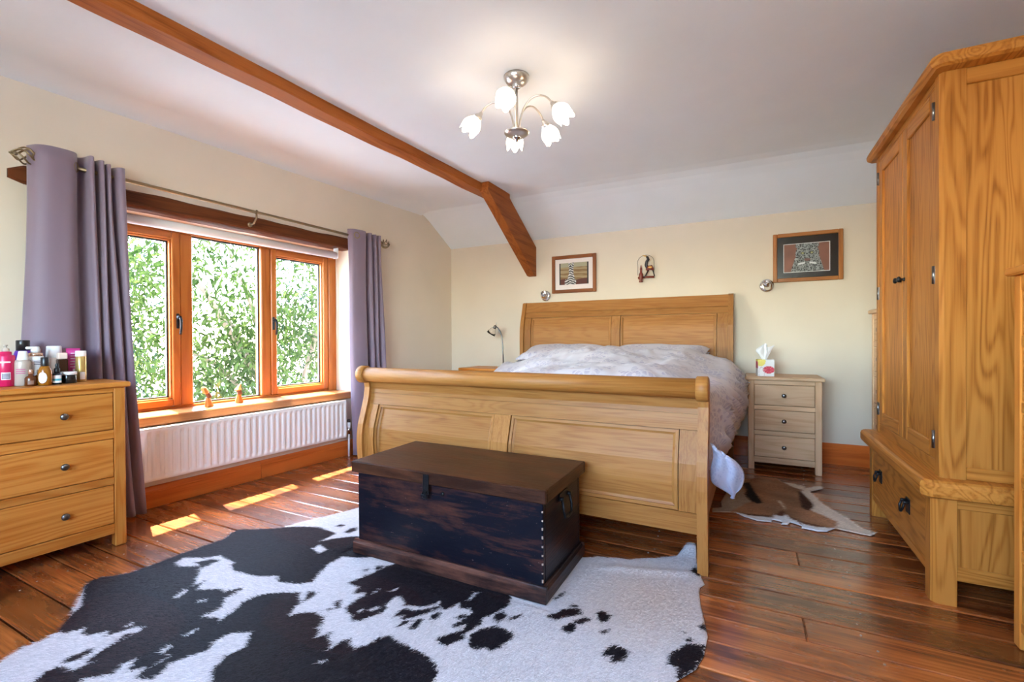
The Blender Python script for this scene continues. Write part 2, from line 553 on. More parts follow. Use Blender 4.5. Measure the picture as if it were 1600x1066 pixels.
# nail heads near the window
m = MB()
NAIL = plain('nail_head', (0.42, 0.36, 0.30), 0.4, metal=0.6)
for (ya, yb) in rows:
    for xx in (-2.62, -2.05, -1.2, -0.4, 0.35):
        for fy in (0.22, 0.78):
            c = (xx + rnd.uniform(-0.02, 0.02), ya + (yb - ya) * fy + rnd.uniform(-0.01, 0.01))
            m.lathe([(0.0036, -0.002), (0.0036, 0.0006), (0.002, 0.001)], 6, Matrix.Translation((*c, 0)), False)
o = m.build('nail_head', NAIL, fl); o['kind'] = 'stuff'

# skirting boards
def skirting(h, t):
    return [(0, 0), (t, 0), (t, h * 0.70), (t * 0.80, h * 0.73), (t * 0.80, h * 0.80), (t * 0.45, h * 0.93), (t * 0.30, h), (0, h)]
b = thing('baseboard_left', 'reddish stained timber skirting under the radiator', 'skirting', lwp(0, 0), LWR, kind='structure')
for y0, y1 in ((-1.3, 0.35), (0.352, 2.148), (2.151, 4.39)):
    MB().prism(skirting(0.125, 0.026), y0, y1, 'y').build('skirting_board', SKIRT, b)
b = thing('baseboard_back', 'reddish stained timber skirting along the headboard wall', 'skirting', (0, 4.39, 0), kind='structure')
for x0, x1 in ((-2.99, -1.0), (-0.998, 1.31)):
    MB().prism([(-u, w) for u, w in skirting(0.16, 0.028)], x0, x1, 'x').build('skirting_board', SKIRT, b)

# ceiling beam, brace, lintel, sill
m = MB()
def beam_pts(y):
    t = (y + 1.3) / 4.9
    xr = -2.13 - (0.92 - y) * 0.0435
    w = 0.0025 * sin(y * 5.1) + 0.0016 * sin(y * 13)
    return xr + w * 0.6, xr - 0.122 + 0.003 * sin(y * 3.1), 2.262 + w
ny = 60
V, F = [], []
for j in range(ny):
    yy = -1.33 + (3.62 + 1.33) * j / (ny - 1)
    xr, xl, zb = beam_pts(yy)
    V += [(xl, yy, 2.36), (xl, yy, zb + 0.012), (xl + 0.012, yy, zb), (xr - 0.008, yy, zb), (xr, yy, zb + 0.008), (xr, yy, 2.36)]
for j in range(ny - 1):
    for q in range(5):
        F.append([j * 6 + q, j * 6 + q + 1, (j + 1) * 6 + q + 1, (j + 1) * 6 + q])
F += [[0, 1, 2, 3, 4, 5][::-1], [(ny - 1) * 6 + q for q in range(6)]]
m.add(V, F, 'y')
struct('trim_1', m, BEAM, 'long old brown timber beam let into the ceiling', 'beam')
bp = [(3.41, 2.345), (3.80, 2.345), (3.80, 2.285), (4.405, 1.925), (4.405, 1.635), (4.34, 1.64), (3.62, 2.11), (3.40, 2.25)]
m = MB().prism(bp, -2.035, -1.952, 'x', 'y')
struct('trim_2', m, BEAM, 'old brown angled timber brace between the beam and headboard wall', 'brace')
m = MB()
V, F = [], []
for j in range(40):
    yy = 0.905 + (3.12 - 0.905) * j / 39
    e = min(1, (yy - 0.905) / 0.06)
    w = 0.003 * sin(yy * 9) + 0.002 * sin(yy * 21)
    e = e ** 0.4
    zt = 1.838 + (1.868 - 1.838) * e + w; zb = 1.798 - 0.020 * e + w * 0.4
    nf = 0.018 + 0.004 * sin(yy * 7)
    V += [(-0.12, yy, zb), (nf - 0.008, yy, zb), (nf, yy, zb + 0.01), (nf, yy, zt - 0.01), (nf - 0.008, yy, zt), (-0.12, yy, zt)]
for j in range(39):
    for q in range(6):
        q2 = (q + 1) % 6
        F.append([j * 6 + q, (j + 1) * 6 + q, (j + 1) * 6 + q2, j * 6 + q2])
F += [list(range(6)), [39 * 6 + q for q in range(6)][::-1]]
m.add(V, F, 'y')
struct('trim_3', m, LINT, 'dark rough timber lintel above the garden window', 'lintel', LWM)
m = MB()
m.box(-0.25, 0.035, WY0 + 0.002, WY1 - 0.002, 0.487, 0.545, 0.006, 'y'); m.box(0.002, 0.035, WY1 - 0.002, 3.012, 0.487, 0.545, 0.006, 'y'); m.box(0.002, 0.035, 1.14, WY0 + 0.002, 0.487, 0.545, 0.006, 'y')
struct('trim_4', m, SILLW, 'brown timber window sill above the radiator', 'sill', LWM)

# ------------------------------------------------------------------ the garden window
w1 = thing('window_1', 'three light orange stained timber window onto the garden', 'window', lwp(0, 0), LWR, kind='structure')
fr = MB()
FN0, FN1 = -0.31, -0.225
fr.box(FN0, FN1, WY0, WY0 + 0.055, 0.52, 1.785, 0.004, 'z'); fr.box(FN0, FN1 + 0.02, WY1 - 0.075, WY1, 0.52, 1.785, 0.004, 'z')
fr.box(FN0, FN1, WY0 + 0.055, WY1 - 0.075, 0.52, 0.560, 0.004, 'y'); fr.box(FN0, FN1, WY0 + 0.055, WY1 - 0.075, 1.715, 1.785, 0.004, 'y')
fr.build('window_frame', PINE, w1)
M1A, M1B, M2A, M2B = 1.752, 1.830, 2.312, 2.386
MB().box(FN0, FN1, M1A, M1B, 0.56, 1.715, 0.006, 'z').build('mullion', PINE, w1)
MB().box(FN0, FN1, M2A, M2B, 0.56, 1.715, 0.006, 'z').build('mullion', PINE, w1)
def pane(y0, y1, z0, z1, parent):
    g = MB().box(-0.272, -0.266, y0 - 0.004, y1 + 0.004, z0 - 0.004, z1 + 0.004, 0).build('glass_pane', GLASS, parent)
    MB().frame('x', -0.278, -0.258, y0, y1, z0, z1, 0.010, 0.001).build('gasket', GASKET, parent)
def sash(y0, y1, z0, z1, hy):
    s = MB()
    s.frame('x', -0.285, -0.215, y0, y1, z0, z1, 0.046, 0.005)
    s.frame('x', -0.285, -0.232, y0 + 0.044, y1 - 0.044, z0 + 0.044, z1 - 0.044, 0.012, 0.004)
    o = s.build('sash', PINE, w1)
    pane(y0 + 0.055, y1 - 0.055, z0 + 0.055, z1 - 0.055, o)
    h = MB()
    h.box(-0.215, -0.205, hy - 0.009, hy + 0.009, 1.075, 1.175, 0.003)
    h.lathe([(0.013, 0), (0.013, 0.012), (0.009, 0.03)], 12, Matrix.Translation((-0.207, hy, 1.15)), True, 'x')
    h.tube([(-0.180, hy, 1.152), (-0.174, hy + 0.004, 1.13), (-0.172, hy + 0.003, 1.08), (-0.176, hy, 1.035)], [0.009, 0.008, 0.007, 0.008], 8)
    h.build('handle', IRON, o, label='black metal casement handle')
    return o
sash(WY0 + 0.057, M1A - 0.002, 0.562, 1.713, M1A - 0.020)
pane(M1B, M2A, 0.56, 1.715, w1)
sash(M2B + 0.002, WY1 - 0.077, 0.562, 1.713, M2B + 0.016)

# window behind the viewpoint
w2 = thing('window_2', 'wide timber window in the wall facing the bed', 'window', (0, -1.42, 0), kind='structure')
m = MB(); m.frame('y', -0.04, 0.03, RX0, RX1, RZ0, RZ1, 0.05, 0.004)
m.build('window_frame', PINE, w2)
MB().box(-1.36, -1.30, -0.04, 0.03, RZ0 + 0.05, RZ1 - 0.05, 0.004).build('mullion', PINE, w2)
MB().box(-0.50, -0.44, -0.04, 0.03, RZ0 + 0.05, RZ1 - 0.05, 0.004).build('mullion', PINE, w2)
for a, b_ in ((RX0 + 0.05, -1.36), (-1.30, -0.50), (-0.44, RX1 - 0.05)):
    MB().box(a, b_, -0.008, -0.002, RZ0 + 0.05, RZ1 - 0.05, 0).build('glass_pane', GLASS, w2)

# outside: eave added out of view to trim the sun patch, garden ground
struct('trim_5', MB().box(-0.62, -0.321, 0.2, 4.4, 2.16, 2.24, 0.01), EXTM, 'unseen eave board added above the garden window to trim the sun patch', 'eave', LWM)
GRND = plain('pale_bounce_ground', (0.34, 0.35, 0.36), 0.9)  # made pale so it throws daylight up through the windows onto the ceiling
gmb = MB(); gmb.box(-40, 40, -40, 40, -2.75, -2.65, 0)
tag(gmb.build('garden_ground', GRND), 'ground below the bedroom windows, made pale to bounce daylight onto the ceiling', 'ground', kind='structure')

# ------------------------------------------------------------------ garden trees
def leaf_mat(name, c1, c2, tr):
    t = NT(name)
    df = t.n('BsdfDiffuse'); tl = t.n('BsdfTranslucent'); mx = t.n('MixShader'); mx.inputs[0].default_value = tr
    oi = t.n('Attribute'); oi.attribute_name = 'tint'
    c = t.ramp(oi.outputs['Fac'], [(0, c1), (1, c2)])
    t.set(df.inputs[0], c); t.set(tl.inputs[0], c)
    t.t.links.new(df.outputs[0], mx.inputs[1]); t.t.links.new(tl.outputs[0], mx.inputs[2])
    t.t.links.new(mx.outputs[0], t.out.inputs['Surface'])
    return t.m
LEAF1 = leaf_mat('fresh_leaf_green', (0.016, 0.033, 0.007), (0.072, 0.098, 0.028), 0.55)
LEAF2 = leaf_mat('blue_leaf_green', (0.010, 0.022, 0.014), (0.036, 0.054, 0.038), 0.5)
BARK = plain('tree_bark', (0.22, 0.15, 0.10), 0.9)

def leaf_geo(L, W):
    return np.array([(0, 0, 0), (L * 0.35, W * 0.5, -0.02 * L), (L * 0.35, -W * 0.5, -0.02 * L), (L * 0.35, 0, -0.10 * L), (L, 0, -0.28 * L)])
def foliage(name, mat, parent, centers, n, L, W, rs, spread, droop=0.5):
    R = np.random.RandomState(rs)
    cs = np.array(centers)
    k = R.randint(0, len(cs), n)
    P = cs[k] + R.normal(0, 1, (n, 3)) * spread
    az = R.uniform(0, 2 * pi, n); el = R.normal(-droop, 0.45, n); ro = R.normal(0, 0.8, n); s = R.uniform(0.65, 1.25, n)
    ca, sa, ce, se, cr, sr = np.cos(az), np.sin(az), np.cos(el), np.sin(el), np.cos(ro), np.sin(ro)
    ex = np.stack([ca * ce, sa * ce, se], 1)
    ey0 = np.stack([-sa, ca, 0 * sa], 1)
    ez0 = np.cross(ex, ey0)
    ey = ey0 * cr[:, None] + ez0 * sr[:, None]
    ez = np.cross(ex, ey)
    g = leaf_geo(L, W)
    V = P[:, None, :] + s[:, None, None] * (g[None, :, 0:1] * ex[:, None] + g[None, :, 1:2] * ey[:, None] + g[None, :, 2:3] * ez[:, None])
    base = (np.arange(n) * 5)[:, None, None]
    F = (base + np.array([[0, 3, 1], [0, 2, 3], [3, 4, 1], [3, 2, 4]])[None]).reshape(-1, 3)
    me = bpy.data.meshes.new(name)
    me.from_pydata(V.reshape(-1, 3).tolist(), [], F.tolist())
    a = me.attributes.new('tint', 'FLOAT', 'POINT')
    a.data.foreach_set('value', np.repeat(np.clip(R.normal(0.5, 0.28, n), 0, 1), 5).astype(np.float32))
    me.materials.append(mat)
    o = bpy.data.objects.new(name, me); COL.objects.link(o); o.parent = parent
    o['kind'] = 'stuff'
    return o
def branchy(parent, base, tips, r0):
    MB().tube([(0, 0, 0), (0.03, 0.05, base[2] * 0.4), (-0.04, 0.0, base[2] * 0.75), base], [r0, r0 * 0.85, r0 * 0.75, r0 * 0.6], 9).build('trunk', BARK, parent)
    for q in tips:
        q = Vector(q); s = Vector(base) * 1.0
        md = s.lerp(q, 0.5) + Vector((0, 0, 0.25))
        MB().tube([s, md, q], [r0 * 0.45, r0 * 0.28, r0 * 0.08], 6).build('branch', BARK, parent)
R0 = np.random.RandomState(11)
def garden_tree(n, y, label, mat, crown, count, L, W, spread, rs, ztop):
    loc = lwp(n, y, -2.65)
    t = thing('garden_tree', label, 'tree', loc, LWR)
    base = (0, 0, 2.2)
    R = np.random.RandomState(rs)
    cs = [(R.uniform(crown[0], crown[1]), R.uniform(crown[2], crown[3]), R.uniform(crown[4], crown[5])) for _ in range(46)]
    tips = cs[:9]
    branchy(t, base, tips, 0.12)
    foliage('foliage', mat, t, cs, count, L, W, rs + 1, spread)
    return t, cs
t1, cs1 = garden_tree(-3.3, 4.6, 'bright green leafy tree nearest the window, its leaves hanging close to the glass', LEAF1, (-0.9, 0.7, -2.6, 2.2, 1.5, 6.3), 20000, 0.125, 0.040, 0.38, 21, 6)
R3 = np.random.RandomState(5)
lf = None
for i in range(140):
    c = cs1[R3.randint(len(cs1))]
    if lf is None:
        me = bpy.data.meshes.new('leaf'); g = leaf_geo(0.14, 0.046)
        me.from_pydata(g.tolist(), [], [(0, 3, 1), (0, 2, 3), (3, 4, 1), (3, 2, 4)])
        a = me.attributes.new('tint', 'FLOAT', 'POINT'); a.data.foreach_set('value', [0.85] * 5)
        me.materials.append(LEAF1)
        lf = me
    o = bpy.data.objects.new('leaf', lf); COL.objects.link(o); o.parent = t1
    o.location = (0.55 + abs(R3.normal(0, 0.25)), c[1] + R3.normal(0, 0.5), c[2] + R3.normal(0, 0.4))
    o.rotation_euler = (R3.normal(0, 0.6), R3.normal(0.5, 0.4), R3.uniform(0, 6.28))
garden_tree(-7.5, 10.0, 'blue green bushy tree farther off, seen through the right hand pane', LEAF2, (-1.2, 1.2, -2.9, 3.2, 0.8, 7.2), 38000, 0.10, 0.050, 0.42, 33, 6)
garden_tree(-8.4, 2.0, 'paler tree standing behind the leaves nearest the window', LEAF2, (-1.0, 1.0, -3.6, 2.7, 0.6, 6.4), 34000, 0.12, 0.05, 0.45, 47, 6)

# ================================================================== furniture
def knob_mb(r=0.016, l=0.026, axis='x', M=None):
    return MB().lathe([(r * 0.62, 0), (r * 0.62, 0.003), (r * 0.4, 0.006), (r * 0.4, l * 0.45), (r * 0.95, l * 0.6), (r, l * 0.75), (r * 0.8, l * 0.92), (r * 0.3, l)], 16, M, True, axis)

# ---------------------------------------------------------------- the sleigh bed (own frame: right foot corner at 0,0; bed runs to -x and +y)
BW = 1.985
bed = thing('sleigh_bed', 'large oak sleigh bed with panelled headboard and rolled footboard', 'bed', (-0.152, 2.085, 0), radians(-1.0))
def foot_y(z):
    P = [(0.0, 0.0), (0.10, -0.006), (0.28, -0.022), (0.38, -0.030), (0.46, -0.024), (0.55, 0.004), (0.63, 0.030), (0.69, 0.042), (0.735, 0.034), (0.80, 0.02)]
    for (a, u), (b, v) in zip(P[:-1], P[1:]):
        if z <= b:
            t = (z - a) / (b - a); t = t * t * (3 - 2 * t) if False else t
            return u + (v - u) * t
    return P[-1][1]
def post_profile():
    zs = [0, 0.05, 0.1, 0.18, 0.28, 0.36, 0.42, 0.48, 0.54, 0.60, 0.65, 0.70, 0.735]
    fr_ = [(foot_y(z), z) for z in zs]
    bk = [(foot_y(z) + 0.050 + 0.022 * sm(0.0, 0.25, z) - 0.012 * sm(0.5, 0.7, z), z) for z in zs]
    return fr_ + bk[::-1]
ROLL_C = (0.016, 0.782)
for i, x0 in enumerate((-0.042, -BW)):
    p_ = MB().prism(post_profile(), x0, x0 + 0.042, 'x', 'z')
    p_.lathe([(0.047, -0.002), (0.053, 0.002), (0.053, 0.044), (0.047, 0.048)], 28, Matrix.Translation((x0 - 0.002, ROLL_C[0], ROLL_C[1])), True, 'x')
    p_.build('foot_post', OAKB, bed)
MB().lathe([(0.043, 0), (0.043, BW - 0.088)], 28, Matrix.Translation((-BW + 0.044, ROLL_C[0], ROLL_C[1])), True, 'x').build('roll_rail', OAKB, bed)
def curved(mb, x0, x1, z0, z1, d0, d1, nz=10, grain='x', yf=foot_y):
    V, F = [], []
    for j in range(nz + 1):
        z = z0 + (z1 - z0) * j / nz
        for x in (x0, x1):
            V += [(x, yf(z) + (d0(x, z) if callable(d0) else d0), z), (x, yf(z) + d1, z)]
    for j in range(nz):
        a = j * 4; b = a + 4
        F += [[a, a + 2, b + 2, b], [a + 1, b + 1, b + 3, a + 3], [a, b, b + 1, a + 1], [a + 2, a + 3, b + 3, b + 2]]
    F += [[0, 1, 3, 2], [nz * 4, nz * 4 + 2, nz * 4 + 3, nz * 4 + 1]]
    mb.add(V, F, grain, None, False)
    return mb
FX0, FX1 = -BW + 0.042, -0.042
curved(MB(), FX0, FX1, 0.668, 0.742, 0.014, 0.045).build('under_roll_rail', OAKB, bed)
curved(MB(), FX0, FX1, 0.600, 0.6665, 0.018, 0.048).build('top_rail', OAKB, bed)
curved(MB(), FX0, FX1, 0.165, 0.255, 0.018, 0.050).build('bottom_rail', OAKB, bed)
for a, b in ((FX0, FX0 + 0.075), (-BW / 2 + 0.0 - 0.055, -BW / 2 + 0.055 - 0.01), (FX1 - 0.075, FX1)):
    curved(MB(), a + 0.0016, b - 0.0016, 0.2568, 0.5982, 0.0195, 0.050, 10, 'z').build('stile', OAKB, bed)
def raised_panel(x0, x1, z0, z1, yf, parent, d=0.0, nz=10, mw=0.028):
    """sunk field with sloping mitred mouldings on its four sides"""
    curved(MB(), x0 + mw * 0.8, x1 - mw * 0.8, z0 + mw * 0.8, z1 - mw * 0.8, d + 0.040, d + 0.048, nz, 'x', yf).build('panel', OAKB, parent)
    def moulding(P, g):
        V, F = [], []
        n = len(P)
        for (xo, zo, xi, zi) in P:
            xm, zm = xo + (xi - xo) * 0.55, zo + (zi - zo) * 0.55
            V += [(xo, yf(zo) + d + 0.0255, zo), (xm, yf(zm) + d + 0.027, zm), (xm, yf(zm) + d + 0.034, zm), (xi, yf(zi) + d + 0.0395, zi), (xi, yf(zi) + d + 0.047, zi), (xo, yf(zo) + d + 0.047, zo)]
        for j in range(n - 1):
            for q in range(6):
                q2 = (q + 1) % 6
                F.append([j * 6 + q, j * 6 + q2, (j + 1) * 6 + q2, (j + 1) * 6 + q])
        F += [list(range(6))[::-1], [(n - 1) * 6 + q for q in range(6)]]
        m = MB(); m.add(V, F, g); m.build('moulding', OAKB, parent)
    e = 0.0028
    moulding([(x0 + e, z0 + e, x0 + mw, z0 + mw), (x1 - e, z0 + e, x1 - mw, z0 + mw)], 'x')
    moulding([(x1 - e, z1 - e, x1 - mw, z1 - mw), (x0 + e, z1 - e, x0 + mw, z1 - mw)], 'x')
    N = nz + 1
    moulding([(x1 - e, z0 + e + (z1 - z0 - 2 * e) * k / nz, x1 - mw, z0 + mw + (z1 - z0 - 2 * mw) * k / nz) for k in range(N)], 'z')
    moulding([(x0 + e, z1 - e - (z1 - z0 - 2 * e) * k / nz, x0 + mw, z1 - mw - (z1 - z0 - 2 * mw) * k / nz) for k in range(N)], 'z')
xm0, xm1 = -BW / 2 - 0.055, -BW / 2 + 0.045
raised_panel(FX0 + 0.075, xm0, 0.255, 0.60, foot_y, bed)
raised_panel(xm1, FX1 - 0.075, 0.255, 0.60, foot_y, bed)
# headboard
HY = 2.180
def head_y(z):
    return HY + 0.085 * sm(1.02, 1.42, z) ** 1.15
def hp():
    zs = [0, 0.2, 0.5, 0.75, 0.9, 1.0, 1.1, 1.18, 1.25, 1.31, 1.355]
    a = [(head_y(z) - 0.012, z) for z in zs]; b = [(head_y(z) + 0.05, z) for z in zs]
    return a + [(head_y(1.37) + 0.02, 1.37)] + b[::-1]
for x0 in (-0.04, -BW):
    MB().prism(hp(), x0, x0 + 0.04, 'x', 'z').build('head_post', OAKB, bed)
HX0, HX1 = -BW + 0.04, -0.04
curved(MB(), HX0, HX1, 1.262, 1.362, 0.0, 0.045, 8, 'x', head_y).build('head_cap_rail', OAKB, bed)
curved(MB(), HX0, HX1, 1.205, 1.2605, 0.006, 0.045, 6, 'x', head_y).build('head_top_rail', OAKB, bed)
curved(MB(), HX0, HX1, 0.30, 0.70, 0.010, 0.045, 4, 'x', head_y).build('head_bottom_rail', OAKB, bed)
for a, b in ((HX0, HX0 + 0.075), (-BW / 2 - 0.042, -BW / 2 + 0.042), (HX1 - 0.085, HX1)):
    curved(MB(), a + 0.0016, b - 0.0016, 0.7015, 1.2032, 0.007, 0.045, 12, 'z', head_y).build('head_stile', OAKB, bed)
raised_panel(HX0 + 0.075, -BW / 2 - 0.042, 0.70, 1.205, head_y, bed, -0.012, 12)
raised_panel(-BW / 2 + 0.042, HX1 - 0.085, 0.70, 1.205, head_y, bed, -0.012, 12)
for x0 in (-0.040, -BW + 0.012):
    MB().box(x0, x0 + 0.028, 0.05, HY, 0.20, 0.42, 0.004, 'y').build('side_rail', OAKB, bed)

# mattress, pillows, duvet (lie on the bed)
BM = Matrix.Translation(bed.location) @ Matrix.Rotation(radians(-1.0), 4, 'Z')
def duvet_mat(name, base, leafc, dark):
    t = NT(name)
    g = t.attr('gco')
    gd = t.n('VectorMath', operation='ADD')
    nz = t.n('TexNoise'); nz.inputs['Scale'].default_value = 9
    t.set(nz.inputs['Vector'], g)
    sc = t.n('VectorMath', operation='SCALE'); t.set(sc.inputs[0], nz.outputs['Color']); sc.inputs['Scale'].default_value = 0.035
    t.set(gd.inputs[0], g); t.set(gd.inputs[1], sc.outputs[0])
    vo = t.n('TexVoronoi', voronoi_dimensions='2D'); vo.inputs['Scale'].default_value = 4.6
    t.set(vo.inputs['Vector'], gd.outputs[0])
    mulv = t.n('VectorMath', operation='SCALE'); t.set(mulv.inputs[0], gd.outputs[0]); mulv.inputs['Scale'].default_value = 1.0
    df = t.n('VectorMath', operation='SUBTRACT'); t.set(df.inputs[0], mulv.outputs[0]); t.set(df.inputs[1], vo.outputs['Position'])
    sx = t.n('SeparateXYZ'); t.set(sx.inputs[0], df.outputs[0])
    ang = t.math('ARCTAN2', sx.outputs[1], sx.outputs[0])
    pet = t.math('ABSOLUTE', t.math('SINE', t.math('MULTIPLY', ang, 4.5)))
    d = vo.outputs['Distance']
    rad = t.math('MULTIPLY', pet, 0.55)
    inside = t.math('LESS_THAN', d, rad)
    ring = t.math('GREATER_THAN', t.math('FRACT', t.math('MULTIPLY', d, 7)), 0.32)
    f = t.math('MULTIPLY', inside, ring)
    vein = t.noise(t.scale(g, (18, 18, 18)), 1, 3, 0.6)
    f = t.math('MULTIPLY', f, t.ramp(vein, [(0.36, (0.2, 0.2, 0.2)), (0.55, (1, 1, 1))]))
    c = t.mix(t.math('MULTIPLY', f, 0.85), base, leafc)
    t.p(col=c, rough=0.6, sheen=0.15)
    MATS[name] = t.m
    t.bump(t.noise(t.scale(g, (420, 420, 420)), 1, 1), 0.08, 0.0006)
    return t.m
DUV = duvet_mat('leaf_print_cotton', (0.56, 0.51, 0.525), (0.34, 0.30, 0.385), None)
DUVB = duvet_mat('pale_blue_leaf_print_cotton', (0.58, 0.64, 0.84), (0.44, 0.51, 0.74), None)
MATT = plain('mattress_ticking', (0.72, 0.70, 0.66), 0.8)
mt = MB().box(-BW + 0.05, -0.05, 0.11, 2.12, 0.42, 0.585, 0.05).build('mattress', MATT)
mt.matrix_world = BM; tag(mt, 'pale mattress under the duvet on the oak sleigh bed', 'mattress')
import mathutils.noise as mn
def nz3(x, y, z=0.0):
    return mn.noise(Vector((x, y, z)))
def pillow(name, x0, x1, lab):
    cx, hw = (x0 + x1) / 2, (x1 - x0) / 2
    def fn(side):
        def f(u, v):
            a, b = u * 2 - 1, v * 2 - 1
            e = max(0, (1 - abs(a) ** 5)) ** 0.55 * max(0, (1 - abs(b) ** 5)) ** 0.55
            pin = 1 - 0.07 * (1 - a * a) * abs(b) - 0.0
            x = cx + a * hw * (1 - 0.06 * (1 - b * b) * abs(a))
            yy = 1.955 + b * 0.17 * (1 - 0.10 * (1 - a * a) * abs(b))
            z = 0.838 + 0.05 * b + side * (0.012 + 0.062 * e) + 0.008 * nz3(x * 7, yy * 9, side)
            return (x, yy, z)
        return f
    m = MB()
    m.grid(28, 18, fn(1), 'x', None, True); m.grid(28, 18, fn(-1), 'x', None, True, True)
    o = m.build(name, DUV); o.matrix_world = BM
    sd = o.modifiers.new('weld', 'WELD'); sd.merge_threshold = 0.03 if False else 0.0005
    return tag(o, lab, 'pillow', 'pillows at the headboard')
pillow('pillow', -1.84, -1.02, 'left pillow of the two in leaf print cotton against the headboard')
pillow('pillow', -0.97, -0.17, 'right pillow of the two in leaf print cotton against the headboard')

# duvet: u across the bed from the left hang over the top to the right hang, v from foot to head
def duvet_pt(u, v, off=0.0):
    yy = 0.085 + 1.90 * v
    # cross section control: s in [-1 .. 1] top, beyond = hang
    xl, xr = -BW + 0.05, -0.03
    lenL, lenT, lenR = 0.42, xr - xl, 0.62 - 0.02 * v
    s = u * (lenL + lenT + lenR)
    crown = 0.822 + 0.078 * sm(0.3, 0.95, v) + 0.012 * sin(v * 9)
    rr = 0.16
    if s < lenL:
        t = 1 - s / lenL
        a = t * lenL
        x = xl - 0.055 * sin(min(1, t * 1.3) * pi / 2) ; z = crown - 0.115 * (1 - sm(0.40, 0.95, v)) - (0.15 + 0.055 * (1 - sm(0.3, 0.95, v))) - a * 0.55
        x += 0.02 * sin(yy * 7) * t
    elif s < lenL + lenT:
        w = (s - lenL) / lenT
        x = xl + w * lenT
        e = min(w, 1 - w) * lenT
        low = 0.115 * (1 - sm(0.05, 0.62, w)) * (1 - sm(0.40, 0.95, v))
        if w < 0.5:
            z = crown - low - (0.15 + 0.055 * (1 - sm(0.3, 0.95, v))) * (1 - sm(0, 0.62, e)) ** 1.15
        else:
            z = crown - low - 0.085 * (1 - sm(0, 0.34, e)) ** 1.3
        z += 0.014 * sin(w * 9 + yy * 2.0) * sm(0, 0.2, e)
    else:
        t = (s - lenL - lenT) / lenR
        bul = 0.125 * (0.10 + 0.35 * sm(0.02, 0.22, v) + 0.55 * sm(0.05, 0.6, v)) * (1 - 0.35 * sm(0.85, 1.0, v)) * sin(pi * min(1, t * 0.92) ** 0.75)
        tuck = -0.05 * sm(0.7, 1.0, t)
        x = xr + bul + tuck + 0.012
        z = crown - 0.085 - t * (0.44 + 0.03 * sin(yy * 5))
        # diagonal pulled folds on the hanging side
        fold = (1 - 2 * abs(sin((yy * 2.1 - t * 1.5) * 9 + 1.9 * nz3(yy * 3, t * 2))) ** 0.8) * 0.028 * sm(0.02, 0.3, t) * sm(0.06, 0.26, v)
        x += fold; z += fold * 0.3
    wr = 0.018 * nz3(x * 3.1, yy * 3.7, 2.0) + 0.013 * nz3(x * 8, yy * 6 + x * 4, 5.0) + 0.008 * nz3(x * 17 + yy * 6, yy * 12, 9.0)
    if s < lenL + lenT: z += wr * 1.25
    else: x += wr * 0.9
    fr_ = sm(0.0, 0.07, v)
    z -= (1 - fr_) * 0.05
    return Vector((x, yy, z + off))
NU, NV = 150, 84
D = MB()
D.grid(NU, NV, lambda u, v: tuple(duvet_pt(u, v)), 'x', None, True)
# print coordinates follow the cloth
g2 = []
for j in range(NV):
    for i in range(NU):
        g2.append((i / (NU - 1) * 2.95, j / (NV - 1) * 1.83, 0))
D.g = g2
duvet = D.build('duvet', DUV)
duvet.matrix_world = BM
sol = duvet.modifiers.new('thickness', 'SOLIDIFY'); sol.thickness = 0.02; sol.offset = -1
tag(duvet, 'white and lilac leaf print duvet hanging over the right side of the bed', 'duvet')
# the corner that hangs lower at the foot, turned to its pale blue side
Fm = MB()
def flap(u, v):
    # a hanging leaf-shaped corner, seen beside the foot post: top, widest in the middle, pointed below
    xl = 0.004 + 0.076 * sm(0.62, 1.0, v) + 0.006 * sin(v * 9)
    xr = 0.052 + 0.064 * sin(pi * min(1, v * 0.98) ** 0.9) + 0.020 * v
    x = xl + (xr - xl) * u
    z = 0.535 - 0.285 * v - 0.050 * u * (1 - v) + 0.02 * (1 - abs(2 * u - 1)) * v
    y = 0.10 + 0.75 * x + 0.13 * v - 0.030 * sin(pi * u) * sin(pi * (0.15 + 0.8 * v)) + 0.006 * sin(u * 12 + v * 5)
    return (x, y, z + 0.006 * nz3(u * 5, v * 6, 3.3))
Fm.grid(24, 30, flap, 'x', None, True)
Fm.g = [(i / 23 * 0.42, j / 29 * 0.5, 0) for j in range(30) for i in range(24)]
fo = Fm.build('turned_corner', DUVB, duvet, label='pale blue reverse of the duvet corner')
sol = fo.modifiers.new('thickness', 'SOLIDIFY'); sol.thickness = 0.014; sol.offset = 0

# ---------------------------------------------------------------- trunk
trunk = thing('wooden_trunk', 'old dark wooden trunk with worn black paint at the foot of the bed', 'trunk', (-1.157, 1.81, 0.008))
tm = MB()
hx, y0, y1 = 0.468, -0.212, 0.212
tm.box(-hx, hx, y0, y0 + 0.022, 0.03, 0.382, 0.003, 'x'); tm.box(-hx, hx, y1 - 0.022, y1, 0.03, 0.382, 0.003, 'x')
tm.box(-hx, -hx + 0.022, y0 + 0.022, y1 - 0.022, 0.03, 0.382, 0.003, 'y'); tm.box(hx - 0.022, hx, y0 + 0.022, y1 - 0.022, 0.03, 0.382, 0.003, 'y')
tm.box(-hx + 0.02, hx - 0.02, y0 + 0.02, y1 - 0.02, 0.02, 0.04, 0)
tm.build('box', TRUNKM, trunk)
pl = MB()
pp = [(0, 0), (0.018, 0), (0.018, 0.046), (0.010, 0.054), (0.008, 0.060), (0, 0.060)]
pl.prism([(y0 - u, w) for u, w in pp], -hx - 0.018, hx + 0.018, 'x'); pl.prism([(y1 + u, w) for u, w in pp], -hx - 0.018, hx + 0.018, 'x')
pl.prism([(hx + u, w) for u, w in pp], y0, y1, 'y'); pl.prism([(-hx - u, w) for u, w in pp], y0, y1, 'y')
pl.build('plinth', TRUNKP, trunk, label='worn reddish plinth')
ld = MB()
